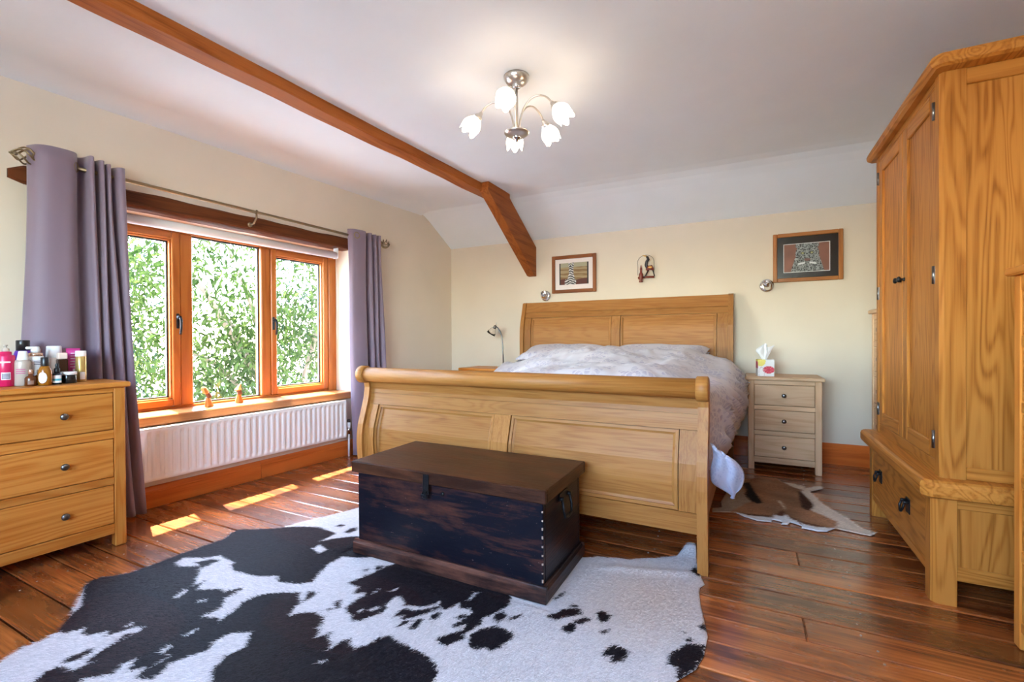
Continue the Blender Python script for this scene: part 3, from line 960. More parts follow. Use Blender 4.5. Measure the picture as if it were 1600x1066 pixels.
ld.box(-hx - 0.02, hx + 0.02, y0 - 0.02, y1 + 0.02, 0.405, 0.426, 0.005, 'x')
ld.box(-hx - 0.021, hx + 0.021, y0 - 0.022, y0 - 0.004, 0.374, 0.4255, 0.004, 'x'); ld.box(-hx - 0.021, hx + 0.021, y1 + 0.004, y1 + 0.022, 0.374, 0.4255, 0.004, 'x')
ld.box(-hx - 0.021, -hx - 0.003, y0 - 0.004, y1 + 0.004, 0.374, 0.4255, 0.004, 'y'); ld.box(hx + 0.003, hx + 0.021, y0 - 0.004, y1 + 0.004, 0.374, 0.4255, 0.004, 'y')
ld.build('lid', TRUNKL, trunk, label='worn brown lid')
hs = MB()
hs.box(-0.073, -0.043, y0 - 0.027, y0 - 0.021, 0.335, 0.418, 0.002); hs.box(-0.068, -0.048, y0 - 0.034, y0 - 0.026, 0.318, 0.350, 0.002)
hs.tube([(-0.066, y0 - 0.028, 0.345), (-0.066, y0 - 0.042, 0.338), (-0.05, y0 - 0.042, 0.338), (-0.05, y0 - 0.028, 0.345)], 0.003, 6)
hs.build('hasp', IRON, trunk, label='black iron hasp')
MB().lathe([(0.009, 0), (0.008, 0.004), (0.002, 0.005)], 10, Matrix.Translation((0.012, y0, 0.338)), True, '-y').build('keyhole_plate', IRON, trunk)
for sx in (1, -1):
    hd = MB()
    X = sx * (hx)
    hd.box(min(X, X + sx * 0.006), max(X, X + sx * 0.006), -0.05, 0.05, 0.325, 0.355, 0.002)
    for yy in (-0.042, 0.042):
        hd.lathe([(0.009, 0), (0.009, 0.02)], 10, Matrix.Translation((X, yy, 0.335)), True, 'x' if sx > 0 else '-x')
    hd.tube([(X + sx * 0.014, -0.042, 0.335), (X + sx * 0.022, -0.046, 0.29), (X + sx * 0.024, -0.038, 0.262), (X + sx * 0.025, 0.0, 0.255), (X + sx * 0.024, 0.038, 0.262), (X + sx * 0.022, 0.046, 0.29), (X + sx * 0.014, 0.042, 0.335)], 0.006, 8)
    hd.build('carrying_handle', IRON, trunk, label='black iron carrying handle')
dv = MB()
for k in range(9):
    hk = random.uniform(0.004, 0.016)
    dv.box(hx - 0.005, hx + 0.0008, y0 - 0.0008, y0 + 0.004, 0.07 + k * 0.033, 0.07 + k * 0.033 + hk, 0)
dv.build('dovetail', plain('worn_edge', (0.36, 0.26, 0.20), 0.6), trunk)['kind'] = 'stuff'

# ---------------------------------------------------------------- generic oak chest of drawers: front at y=0, runs to +y, x from 0 to w
def chest(name, label, w, d, h, rows, loc, rz, mat, knobs, post=0.042, over=0.018, top_t=0.026, kn=PEWTER, kr=0.016, group=None, apron=0.05, leg=0.055):
    t = thing(name, label, 'chest of drawers', loc, rz, group)
    ht = h - top_t
    MB().box(-over, w + over, -over, d, ht, h, 0.006, 'x').build('top', mat, t)
    for x0 in (0, w - post):
        for y0_ in (0, d - post):
            MB().box(x0, x0 + post, y0_, y0_ + post, 0, ht, 0.004, 'z').build('leg', mat, t)
    zb = rows[-1][0]
    for x0 in (0.006, w - 0.020):
        MB().box(x0, x0 + 0.014, post, d - post, leg, ht, 0.002, 'z').build('side_panel', mat, t)
        a = x0 - 0.004
        MB().box(a, a + 0.022, post, d - post, leg, leg + 0.05, 0.002, 'y').build('side_rail', mat, t)
        MB().box(a, a + 0.022, post, d - post, ht - 0.05, ht, 0.002, 'y').build('side_rail', mat, t)
    MB().box(post, w - post, d - 0.014, d - 0.004, leg, ht, 0, 'x').build('back_panel', mat, t)
    edges = [ht] + [z for r in rows for z in (r[1], r[0])] + [leg]
    for a, b in zip(edges[0::2], edges[1::2]):
        if a - b > 0.004:
            MB().box(post, w - post, 0.002, 0.03, b + 0.001, a - 0.001 if a < ht else a, 0.002, 'x').build('rail', mat, t)
    for (z0, z1) in rows:
        dr = MB().box(post + 0.002, w - post - 0.002, 0.003, 0.024, z0 + 0.002, z1 - 0.002, 0.003, 'x')
        dr.box(post + 0.012, w - post - 0.012, 0.024, d - 0.03, z0 + 0.01, z1 - 0.02, 0, 'x')
        dro = dr.build('drawer', mat, t)
        for kx in knobs:
            knob_mb(kr, kr * 1.6, '-y', Matrix.Translation((kx, 0.003, (z0 + z1) / 2))).build('knob', kn, dro, label='dark round metal knob')
    return t
# bedside chests
bs_rows = [(0.488, 0.642), (0.298, 0.454), (0.100, 0.264)]
chest('bedside_chest', 'pale oak bedside chest right of the bed with a tissue box on top', 0.472, 0.38, 0.700, bs_rows, (-0.005, 3.945, 0), radians(0.2), OAKP, [0.236], kr=0.0155)
chest('bedside_chest', 'oak bedside chest left of the bed carrying the small table lamp', 0.472, 0.38, 0.700, bs_rows, (-2.612, 3.965, 0), 0, OAK, [0.236], kr=0.0155)
# dresser by the window: front faces +n
dw = 0.88
dl = lwp(0.475, 0.318, 0)
chest('chest_of_drawers', 'light oak chest with three wide drawers beside the left curtain, covered in toiletries', dw, 0.30, 0.797, [(0.567, 0.747), (0.338, 0.524), (0.113, 0.301)], dl, pi / 2 - TH, OAK, [0.222, 0.652], post=0.045, kn=PEWTER, kr=0.0155, leg=0.062)
# tall chest at the right edge, front faces -x
chest('chest_of_drawers', 'tall light oak chest beside the wardrobe, cut off by the right edge of the view', 0.80, 0.45, 1.218, [(1.00, 1.14), (0.79, 0.962), (0.55, 0.755), (0.315, 0.515), (0.09, 0.28)], (0.765, 2.075, 0), -pi / 2, OAK, [0.22, 0.58], post=0.04)
chest('chest_of_drawers', 'oak chest in the far corner almost hidden behind the wardrobe', 0.46, 0.42, 1.175, [(0.97, 1.11), (0.77, 0.935), (0.56, 0.735), (0.33, 0.525), (0.10, 0.295)], (0.738, 3.88, 0), -pi / 2, OAKP, [0.23])

# ---------------------------------------------------------------- wardrobe (front faces -x)
wd = thing('wardrobe', 'tall two door oak wardrobe with a wide drawer in its base', 'wardrobe', (0.9, 2.765, 0))
def wx(x): return x - 0.9
def wy(y): return y - 2.765
W = OAKW
XF, XB = 0.610, 1.22
YN, YF = 2.257, 3.273
for ya in (YN, YF - 0.072):
    for xa in (XF, XB - 0.072):
        m = MB()
        if xa == XF:
            yy0, yy1 = wy(ya), wy(ya + 0.072)
            x0_, x1_ = wx(xa), wx(xa + 0.072)
            c = 0.016
            poly = [(x0_, yy0 + c), (x0_ + c, yy0), (x1_, yy0), (x1_, yy1), (x0_, yy1)] if ya == YN else [(x0_, yy0), (x1_, yy0), (x1_, yy1), (x0_ + c, yy1), (x0_, yy1 - c)]
            m.prism(poly, 0, 0.402, 'z', 'z')
        else:
            m.box(wx(xa), wx(xa + 0.072), wy(ya), wy(ya + 0.072), 0, 0.402, 0.004, 'z')
        m.build('leg', W, wd)
for ya, s in ((YN, 1), (YF - 0.03, -1)):
    MB().box(wx(XF + 0.072), wx(XB - 0.072), wy(ya + 0.004), wy(ya + 0.026), 0.360, 0.402, 0.003, 'x').build('base_side_rail', W, wd)
    MB().box(wx(XF + 0.072), wx(XB - 0.072), wy(ya + 0.004), wy(ya + 0.026), 0.094, 0.146, 0.003, 'x').build('base_side_rail', W, wd)
    MB().box(wx(XF + 0.072), wx(XB - 0.072), wy(ya + 0.011), wy(ya + 0.020), 0.146, 0.360, 0, 'z').build('base_side_panel', W, wd)
MB().box(wx(XF + 0.004), wx(XF + 0.03), wy(YN + 0.072), wy(YF - 0.072), 0.090, 0.128, 0.003, 'y').build('base_front_rail', W, wd)
MB().box(wx(XB - 0.02), wx(XB - 0.01), wy(YN + 0.072), wy(YF - 0.072), 0.09, 0.40, 0, 'y').build('base_back_panel', W, wd)
dr = MB()
dr.box(wx(XF + 0.003), wx(XF + 0.026), wy(YN + 0.075), wy(YF - 0.075), 0.131, 0.398, 0.003, 'y')
dr.box(wx(XF + 0.026), wx(XB - 0.06), wy(YN + 0.09), wy(YF - 0.09), 0.145, 0.36, 0, 'y')
dro = dr.build('drawer', W, wd)
for hy in (3.02, 2.555):
    h = MB()
    h.box(wx(XF - 0.001), wx(XF + 0.004), wy(hy - 0.026), wy(hy + 0.026), 0.236, 0.300, 0.001)
    for s in (-0.02, 0.02):
        h.lathe([(0.006, 0), (0.006, 0.018), (0.004, 0.02)], 10, Matrix.Translation((wx(XF), wy(hy + s), 0.286)), True, '-x')
    h.tube([(wx(XF - 0.014), wy(hy - 0.02), 0.286), (wx(XF - 0.022), wy(hy - 0.024), 0.262), (wx(XF - 0.024), wy(hy - 0.01), 0.244), (wx(XF - 0.025), wy(hy), 0.241), (wx(XF - 0.024), wy(hy + 0.01), 0.244), (wx(XF - 0.022), wy(hy + 0.024), 0.262), (wx(XF - 0.014), wy(hy + 0.02), 0.286)], 0.0045, 8)
    h.build('drop_handle', IRON, dro, label='black iron drop handle')
# mid shelf moulding
def rounded_slab(mb, x0, x1, y0, y1, z0, z1, c, r=0.016):
    """slab with its two front corners cut at an angle and rounded edges"""
    def ring(e):
        return [(x0 + e, y0 + c), (x0 + c * 0.5 + e * 0.6, y0 + c * 0.42 + e * 0.4), (x0 + c, y0 + e), (x1, y0 + e), (x1, y1 - e), (x0 + c, y1 - e), (x0 + c * 0.5 + e * 0.6, y1 - c * 0.42 - e * 0.4), (x0 + e, y1 - c)]
    levels = [(z0, r * 0.9), (z0 + r * 0.35, r * 0.25), (z0 + r, 0), (z1 - r, 0), (z1 - r * 0.35, r * 0.25), (z1, r * 0.9)]
    V, F = [], []
    for z, e in levels:
        V += [(a, b, z) for a, b in ring(e)]
    n = 8
    for j in range(len(levels) - 1):
        for k in range(n):
            k2 = (k + 1) % n
            F.append([j * n + k, j * n + k2, (j + 1) * n + k2, (j + 1) * n + k])
    F.append(list(range(n))[::-1]); F.append([(len(levels) - 1) * n + k for k in range(n)])
    return mb.add(V, F, 'y')
rounded_slab(MB(), wx(0.572), wx(1.24), wy(2.215), wy(3.315), 0.400, 0.466, 0.03, 0.018).build('mid_shelf', W, wd)
UX, UYN, UYF = 0.640, 2.282, 3.252
for ya in (UYN, UYF - 0.05):
    for xa in (UX, XB - 0.06):
        m = MB()
        c = 0.012
        if xa == UX and ya == UYN:
            m.prism([(wx(xa), wy(ya) + c), (wx(xa) + c, wy(ya)), (wx(xa + 0.074), wy(ya)), (wx(xa + 0.074), wy(ya + 0.055)), (wx(xa), wy(ya + 0.055))], 0.466, 1.985, 'z', 'z')
        else:
            m.box(wx(xa), wx(xa + 0.06), wy(ya), wy(ya + 0.05), 0.466, 1.985, 0.003, 'z')
        m.build('upper_post', W, wd)
for ya in (UYN, UYF - 0.026):
    MB().box(wx(UX + 0.074), wx(XB - 0.06), wy(ya + 0.003), wy(ya + 0.024), 1.925, 1.985, 0.003, 'x').build('upper_side_rail', W, wd)
    MB().box(wx(UX + 0.074), wx(XB - 0.06), wy(ya + 0.003), wy(ya + 0.024), 0.466, 0.512, 0.003, 'x').build('upper_side_rail', W, wd)
    MB().box(wx(UX + 0.074), wx(XB - 0.06), wy(ya + 0.010), wy(ya + 0.019), 0.512, 1.925, 0, 'z').build('upper_side_panel', W, wd)
MB().box(wx(UX + 0.003), wx(UX + 0.03), wy(UYN + 0.055), wy(UYF - 0.05), 1.955, 1.985, 0.002, 'y').build('upper_front_rail', W, wd)
MB().box(wx(UX + 0.003), wx(UX + 0.03), wy(UYN + 0.055), wy(UYF - 0.05), 0.466, 0.520, 0.002, 'y').build('upper_front_rail', W, wd)
MB().box(wx(XB - 0.02), wx(XB - 0.01), wy(UYN + 0.05), wy(UYF - 0.05), 0.466, 1.985, 0, 'z').build('upper_back_panel', W, wd)
D0, DM, D1 = UYN + 0.057, 2.762, UYF - 0.052
for a, b, hs_, ky in ((D0, DM - 0.002, D0, DM - 0.030), (DM + 0.002, D1, D1, DM + 0.030)):
    m = MB()
    m.frame('x', wx(UX + 0.002), wx(UX + 0.024), wy(a), wy(b), 0.522, 1.953, 0.064, 0.003)
    do = m.build('door', W, wd)
    MB().box(wx(UX + 0.012), wx(UX + 0.020), wy(a + 0.062), wy(b - 0.062), 0.584, 1.891, 0, 'z').build('door_panel', W, do)
    for hz in (0.600, 1.235, 1.865):
        m = MB()
        s = 1 if hs_ == D0 else -1
        m.box(wx(UX - 0.002), wx(UX + 0.004), wy(hs_ - 0.006), wy(hs_ + 0.006), hz - 0.034, hz + 0.034, 0.001)
        m.lathe([(0.0055, -0.034), (0.0055, 0.034)], 8, Matrix.Translation((wx(UX - 0.003), wy(hs_), hz)), True, 'z')
        m.build('hinge', PEWTER, do, label='dark metal hinge')
    knob_mb(0.014, 0.030, '-x', Matrix.Translation((wx(UX + 0.002), wy(ky), 1.262))).build('knob', IRON, do, label='small black door knob')
rounded_slab(MB(), wx(0.602), wx(1.25), wy(2.215), wy(3.318), 1.985, 2.035, 0.03, 0.02).build('cornice', W, wd)

# ================================================================== window dressing
def cloth_mat(name, col):
    t = NT(name)
    g = t.coord()
    w = t.noise(t.scale(g, (900, 900, 300)), 1, 1)
    t.p(col=col, rough=0.62, sheen=0.35)
    t.bump(w, 0.06, 0.0005)
    MATS[name] = t.m
    return t.m
CURT = cloth_mat('lavender_curtain_cloth', (0.205, 0.150, 0.200))
def curtain(label, top, bot, zt, zb, rings, n=150, rows=34, ease=1.3, crown=None):
    T = catmull(top, n); B = catmull(bot, n)
    t = thing('curtain', label, 'curtain', lwp(0, 0), LWR)
    V, F = [], []
    for j in range(rows):
        v = j / (rows - 1)
        e = v ** ease
        for i in range(n):
            q = T[i] * (1 - e) + B[i] * e
            z = zt + (zb - zt) * v
            if crown: z += crown(i / (n - 1)) * (1 - v)
            V.append((q[1] + 0.004 * sin(v * 9 + i * 0.11), q[0] + 0.004 * sin(v * 7 + i * 0.07), z))
    for j in range(rows - 1):
        for i in range(n - 1):
            F.append([j * n + i, j * n + i + 1, (j + 1) * n + i + 1, (j + 1) * n + i])
    m = MB(); m.add(V, F, 'z', None, True)
    o = m.build('cloth', CURT, t)
    s = o.modifiers.new('thickness', 'SOLIDIFY'); s.thickness = 0.004; s.offset = 0
    for (y, nn, ang) in rings:
        c = [(0.024 * cos(a) * sin(ang) + nn, y + 0.024 * cos(a) * cos(ang), PZ(y) + 0.024 * sin(a)) for a in [2 * pi * k / 18 for k in range(18)]]
        MB().tube(c, 0.0045, 8, closed=True).build('eyelet', BRONZE, t)
    return t
def PZ(y):
    return 1.893 - (y - 1.1) * 0.010
PN = 0.105
top = [(0.955, 0.085), (0.975, 0.135), (1.01, 0.158), (1.06, 0.160), (1.105, 0.150), (1.13, 0.115), (1.14, 0.075), (1.155, 0.060), (1.172, 0.085), (1.178, 0.135), (1.187, 0.150), (1.199, 0.125), (1.204, 0.085), (1.212, 0.090), (1.216, 0.135), (1.226, 0.150), (1.236, 0.120), (1.240, 0.085), (1.248, 0.090), (1.252, 0.135), (1.262, 0.150), (1.273, 0.12), (1.277, 0.09), (1.285, 0.095), (1.292, 0.135), (1.305, 0.15), (1.318, 0.148)]
bot = [(0.90, 0.06), (0.93, 0.10), (0.98, 0.125), (1.05, 0.13), (1.10, 0.12), (1.14, 0.10), (1.155, 0.07), (1.175, 0.06), (1.20, 0.075), (1.215, 0.115), (1.232, 0.125), (1.25, 0.11), (1.258, 0.085), (1.27, 0.085), (1.28, 0.12), (1.295, 0.13), (1.31, 0.115), (1.318, 0.09), (1.33, 0.095), (1.338, 0.12), (1.35, 0.135), (1.365, 0.125), (1.372, 0.10), (1.38, 0.105), (1.386, 0.125), (1.395, 0.14), (1.41, 0.135)]
curtain('lavender eyelet curtain left of the window, behind the chest of toiletries', top, bot, 1.952, 0.012, [(0.985, 0.140, 0.7), (1.125, 0.125, 2.2)], n=190, crown=lambda u: 0.012 * sin(u * 5))
top = [(2.862, 0.105), (2.885, 0.140), (2.935, 0.158), (3.00, 0.158), (3.03, 0.13), (3.035, 0.09), (3.05, 0.075), (3.062, 0.10), (3.066, 0.135), (3.085, 0.15), (3.10, 0.125), (3.105, 0.09), (3.118, 0.085), (3.126, 0.125), (3.14, 0.145), (3.155, 0.12), (3.162, 0.09), (3.175, 0.09), (3.182, 0.12), (3.20, 0.14), (3.215, 0.13)]
bot = [(2.905, 0.10), (2.925, 0.135), (2.97, 0.155), (3.03, 0.155), (3.06, 0.13), (3.07, 0.09), (3.085, 0.075), (3.10, 0.10), (3.11, 0.135), (3.13, 0.15), (3.15, 0.125), (3.16, 0.09), (3.175, 0.085), (3.19, 0.125), (3.21, 0.145), (3.23, 0.12), (3.24, 0.09), (3.255, 0.09), (3.265, 0.12), (3.285, 0.14), (3.30, 0.13)]
curtain('lavender eyelet curtain right of the window, beside the bed footboard', top, bot, 1.925, 0.012, [(2.915, 0.158, 0.15)], n=150)

pole = thing('curtain_pole', 'antique brass curtain pole with twisted cage finials above the window', 'curtain pole', lwp(0, 0), LWR)
MB().tube([(PN, y, PZ(y)) for y in (1.0, 1.5, 2.0, 2.6, 3.235)], 0.0105, 10).build('pole', BRONZE, pole)
for yb, dr_, in ((1.0, -1), (3.235, 1)):
    f = MB()
    z = PZ(yb)
    for k in range(6):
        pts = []
        for s in range(13):
            u = s / 12
            r = 0.036 * sin(pi * (u ** 0.8)) + 0.004
            a = k * pi / 3 + u * 2.6
            pts.append((PN + r * cos(a), yb + dr_ * (0.015 + u * 0.088), z + r * sin(a)))
        f.tube(pts, 0.0042, 6)
    f.lathe([(0.014, -0.006), (0.016, 0.0), (0.014, 0.02), (0.009, 0.026)], 14, Matrix.Translation((PN, yb, z)), True, 'y' if dr_ > 0 else '-y')
    f.ball((PN, yb + dr_ * 0.104, z), 0.006, 0.008, 0.006, 10, 6)
    f.build('finial', BRONZE, pole, label='twisted wire cage finial')
for yb in (1.025, 2.085, 3.22):
    b = MB()
    z = PZ(yb)
    zp = z - 0.075
    b.lathe([(0.017, 0), (0.017, 0.005), (0.010, 0.010)], 14, Matrix.Translation((0.02 if yb > 1.1 and yb < 3 else 0.0, yb, zp)), True, 'x')
    b.tube([(0.02, yb, zp), (0.07, yb, zp + 0.004), (PN, yb, zp + 0.04), (PN, yb, z - 0.008)], 0.0065, 8)
    b.tube([(PN + 0.014 * cos(a), yb, z + 0.014 * sin(a)) for a in [2 * pi * k / 12 for k in range(12)]], 0.004, 6, closed=True)
    b.build('bracket', BRONZE, pole)

bl = thing('roller_blind', 'rolled up off white roller blind under the timber lintel', 'blind', lwp(0, 0), LWR)
MB().lathe([(0.005, 0), (0.029, 0.002), (0.029, 1.665), (0.005, 1.667)], 22, Matrix.Translation((-0.055, 1.20, 1.718)), True, 'y').build('fabric_roll', BLINDM, bl)
for y in (1.192, 2.869):
    MB().box(-0.085, -0.025, y, y + 0.006, 1.690, 1.785, 0.002).build('end_bracket', WHITEP, bl)
MB().tube([(-0.05, 2.872, 1.72), (-0.05, 2.878, 1.45), (-0.05, 2.876, 1.0)], 0.0015, 5).build('pull_cord', WHITEP, bl)

# ---------------------------------------------------------------- radiator
rad = thing('radiator', 'white ribbed panel radiator under the window sill', 'radiator', lwp(0, 0), LWR)
RY0, RY1, RZ0_, RZ1_ = 1.26, 2.85, 0.172, 0.484
m = MB()
nr = 37
NUR = nr * 10 + 1
def radf(u, v):
    y = RY0 + (RY1 - RY0) * u
    z = RZ0_ + (RZ1_ - RZ0_) * v
    ph = ((y - RY0) / (RY1 - RY0) * nr) % 1.0
    e = sm(0.055, 0.11, v) * (1 - sm(0.86, 0.92, v)) * sm(0.006, 0.014, u) * (1 - sm(0.986, 0.994, u))
    flute = sm(0.12, 0.24, ph) * (1 - sm(0.62, 0.74, ph))
    n_ = 0.089 - 0.011 * flute * e
    if v > 0.965: n_ -= 0.006 * (v - 0.965) / 0.035
    if v < 0.03: n_ -= 0.006 * (1 - v / 0.03)
    return (n_, y, z)
m.grid(NUR, 26, radf, 'z')
m.build('front_panel', WHITEM, rad)
m = MB(); m.box(0.045, 0.080, RY0 + 0.01, RY1 - 0.01, RZ0_ + 0.01, RZ1_ - 0.012, 0.004)
m.build('rear_panel', WHITEM, rad)
m = MB()
m.box(0.040, 0.0885, RY0, RY0 + 0.004, RZ0_, RZ1_, 0.002); m.box(0.040, 0.0885, RY1 - 0.004, RY1, RZ0_, RZ1_, 0.002)
m.build('side_cover', WHITEM, rad)
m = MB(); m.box(0.040, 0.089, RY0, RY1, RZ1_ - 0.006, RZ1_, 0.002)
m.build('top_grille', WHITEM, rad)
m = MB()
for yy in (1.5, 2.6): m.box(0.001, 0.046, yy, yy + 0.03, 0.22, 0.44, 0.002)
m.build('wall_bracket', WHITEM, rad)
m = MB(); m.tube([(0.062, 2.897, 0.0), (0.062, 2.897, 0.215)], 0.0085, 10); m.tube([(0.062, 2.897, 0.225), (0.062, 2.848, 0.225)], 0.009, 10)
m.build('feed_pipe', WHITEM, rad)
m = MB(); m.lathe([(0.013, 0.19), (0.013, 0.215), (0.016, 0.217), (0.016, 0.238), (0.011, 0.242)], 14, Matrix.Translation((0.062, 2.897, 0)))
m.build('valve_body', CHROME, rad, label='chrome valve body')
m = MB(); m.lathe([(0.015, 0.242), (0.017, 0.246), (0.017, 0.285), (0.014, 0.29)], 14, Matrix.Translation((0.062, 2.897, 0)))
m.build('valve_cap', WHITEP, rad)
m = MB(); m.lathe([(0.014, 0.290), (0.0145, 0.292), (0.013, 0.312), (0.008, 0.315)], 14, Matrix.Translation((0.062, 2.897, 0)))
m.build('valve_knob', BLACKP, rad, label='black valve knob')

# ---------------------------------------------------------------- two carved figures on the sill
def carved(label, n, y, rz, hat, lean):
    t = thing('carved_figure', label, 'figurine', lwp(n, y, 0.545), LWR + rz, 'carved figures on the window sill')
    # robe: a rough cone of five cut sides
    def ringpts(r, z, k=7, sx=1.0, off=(0, 0), ph=0.3):
        return [(off[0] + r * sx * cos(2 * pi * i / k + ph), off[1] + r * sin(2 * pi * i / k + ph), z) for i in range(k)]
    def loft(levels, k=7):
        V, F = [], []
        for L_ in levels: V += L_
        for j in range(len(levels) - 1):
            for i in range(k):
                i2 = (i + 1) % k
                F.append([j * k + i, j * k + i2, (j + 1) * k + i2, (j + 1) * k + i])
        F.append(list(range(k))[::-1]); F.append([(len(levels) - 1) * k + i for i in range(k)])
        m_ = MB(); m_.add(V, F, 'z'); return m_
    loft([ringpts(0.026, 0.0), ringpts(0.0275, 0.006), ringpts(0.024, 0.024, off=(0, -0.002)), ringpts(0.017, 0.046, off=(0, -0.006 * lean)), ringpts(0.011, 0.062, off=(0, -0.008 * lean))]).build('robe', CARV, t)
    loft([ringpts(0.010, 0.056, off=(0.002, -0.006 * lean)), ringpts(0.017, 0.064, off=(0.004, 0.002)), ringpts(0.0165, 0.080, off=(0.003, -0.006 * lean)), ringpts(0.014, 0.098, off=(0.002, -0.014 * lean)), ringpts(0.008, 0.106, off=(0, -0.018 * lean))]).build('beard', plain('dark_bark', (0.13, 0.05, 0.022), 0.8), t, label='dark bark beard')
    if hat == 'round':
        loft([ringpts(0.011, 0.086, off=(0.004, -0.018)), ringpts(0.020, 0.094, off=(0.004, -0.022)), ringpts(0.021, 0.112, off=(0.002, -0.027)), ringpts(0.017, 0.128, off=(0, -0.032)), ringpts(0.008, 0.136, off=(0, -0.035))]).build('hood', CARV, t)
    else:
        loft([ringpts(0.014, 0.088, off=(0.002, -0.010)), ringpts(0.025, 0.094, off=(0.002, -0.010)), ringpts(0.017, 0.108, off=(0, -0.004)), ringpts(0.009, 0.126, off=(-0.002, 0.006)), ringpts(0.002, 0.142, off=(-0.004, 0.016))]).build('pointed_hat', CARV, t)
carved('carved wooden figure with a round leaning hood on the sill, nearer the left pane', -0.115, 1.873, 0.0, 'round', 1.0)
carved('carved wooden figure with a pointed hat on the sill, nearer the right pane', -0.125, 2.082, 0.1, 'pointed', 0.3)

# ---------------------------------------------------------------- toiletries on the chest (placed on its top at n, y)
DT = 0.798
def toil(name, label, cat, n, y, group=None):
    t = thing(name, label, cat, lwp(n, y, DT), LWR)
    t.scale = (0.95, 0.95, 0.95)
    return t
def body(t, name, prof, mat, seg=20, lab=None):
    return MB().lathe(prof, seg).build(name, mat, t, label=lab)
PINKB = plain('hot_pink_plastic', (0.62, 0.012, 0.10), 0.28)
PINKT = plain('magenta_tube', (0.52, 0.045, 0.22), 0.4)
PURP = plain('purple_plastic', (0.12, 0.03, 0.38), 0.3)
CLEARP = plain('clear_liquid_plastic', (0.74, 0.62, 0.52), 0.15, trans=0.35)
AMBER = plain('amber_glass', (0.42, 0.15, 0.012), 0.1, trans=0.25)
AMBERD = plain('dark_amber_glass', (0.11, 0.03, 0.008), 0.12)
GOLD = plain('gold_plastic', (0.62, 0.44, 0.15), 0.25, metal=0.6)
ROSE = plain('rose_gold_collar', (0.6, 0.42, 0.33), 0.25, metal=0.8)
PALEB = plain('pale_peach_plastic', (0.78, 0.62, 0.52), 0.3)
TEAL = plain('teal_label', (0.05, 0.35, 0.42), 0.4)
LABELW = plain('white_label', (0.8, 0.8, 0.8), 0.45)
GREYL = plain('grey_label_print', (0.12, 0.10, 0.16), 0.5)
def patch(t, name, r, z0, z1, a0, a1, mat, off=0.0006, seg=8):
    """a curved label on a round bottle, facing angle range (0 = out of the wall)"""
    m_ = MB()
    V, F = [], []
    for i in range(seg + 1):
        a = a0 + (a1 - a0) * i / seg
        V += [((r + off) * cos(a), (r + off) * sin(a), z0), ((r + off) * cos(a), (r + off) * sin(a), z1)]
    for i in range(seg):
        F.append([2 * i, 2 * i + 2, 2 * i + 3, 2 * i + 1])
    m_.add(V, F, 'z', None, True)
    return m_.build(name, mat, t)
FA = -0.25   # direction from the chest towards the middle of the room
b1 = toil('spray_bottle', 'hot pink bottle with a clear pump top at the left end of the chest', 'bottle', 0.30, 0.830)
body(b1, 'body', [(0.028, 0), (0.031, 0.003), (0.031, 0.140), (0.029, 0.144), (0.020, 0.146), (0.020, 0.160), (0.018, 0.162)], PINKB)
body(b1, 'pump_cap', [(0.012, 0.162), (0.013, 0.164), (0.012, 0.176), (0.005, 0.178), (0.005, 0.188), (0.008, 0.189), (0.007, 0.194)], CLEARP)
patch(b1, 'label_line', 0.031, 0.110, 0.117, FA - 0.75, FA + 0.55, LABELW)
patch(b1, 'label_square', 0.031, 0.032, 0.066, FA - 0.45, FA + 0.55, LABELW)
patch(b1, 'label_print', 0.0312, 0.036, 0.062, FA - 0.38, FA + 0.48, GREYL)
for k in range(4): patch(b1, 'label_text', 0.0314, 0.040 + k * 0.006, 0.042 + k * 0.006, FA - 0.32, FA + 0.42, LABELW)
b2 = toil('hairspray_can', 'purple can with a tall black lid behind the pink and clear bottles', 'can', 0.215, 0.904)
body(b2, 'body', [(0.030, 0), (0.032, 0.002), (0.032, 0.148), (0.028, 0.160), (0.026, 0.164)], PURP)
body(b2, 'lid', [(0.025, 0.164), (0.025, 0.212), (0.023, 0.215)], BLACKP, lab='tall black lid')
b3 = toil('spray_bottle', 'clear bottle of peach liquid with a white nozzle beside the pink bottle', 'bottle', 0.315, 0.880)
body(b3, 'body', [(0.027, 0), (0.030, 0.003), (0.030, 0.110), (0.028, 0.118), (0.020, 0.122), (0.018, 0.126)], CLEARP)
body(b3, 'nozzle_cap', [(0.021, 0.116), (0.021, 0.124), (0.017, 0.146), (0.015, 0.160), (0.013, 0.163)], WHITEP, lab='white nozzle')
for k in range(3): patch(b3, 'label_text', 0.030, 0.058 + k * 0.009, 0.061 + k * 0.009, FA - 0.8, FA + 0.3, PINKT)
b4 = toil('pump_bottle', 'white pump bottle with a silver collar behind the brown bottles', 'bottle', 0.285, 0.929)
body(b4, 'body', [(0.027, 0), (0.029, 0.003), (0.029, 0.132), (0.027, 0.136)], WHITEP)
body(b4, 'collar', [(0.026, 0.136), (0.026, 0.150), (0.020, 0.154)], ROSE, lab='silver collar')
m = MB(); m.lathe([(0.017, 0.154), (0.017, 0.170), (0.014, 0.182), (0.012, 0.184)], 16)
m.box(-0.010, 0.010, -0.034, 0.004, 0.170, 0.184, 0.004)
m.build('pump_head', WHITEP, b4)
for k in range(3): patch(b4, 'label_text', 0.029, 0.096 + k * 0.008, 0.099 + k * 0.008, FA - 0.2, FA + 0.7, GREYL)
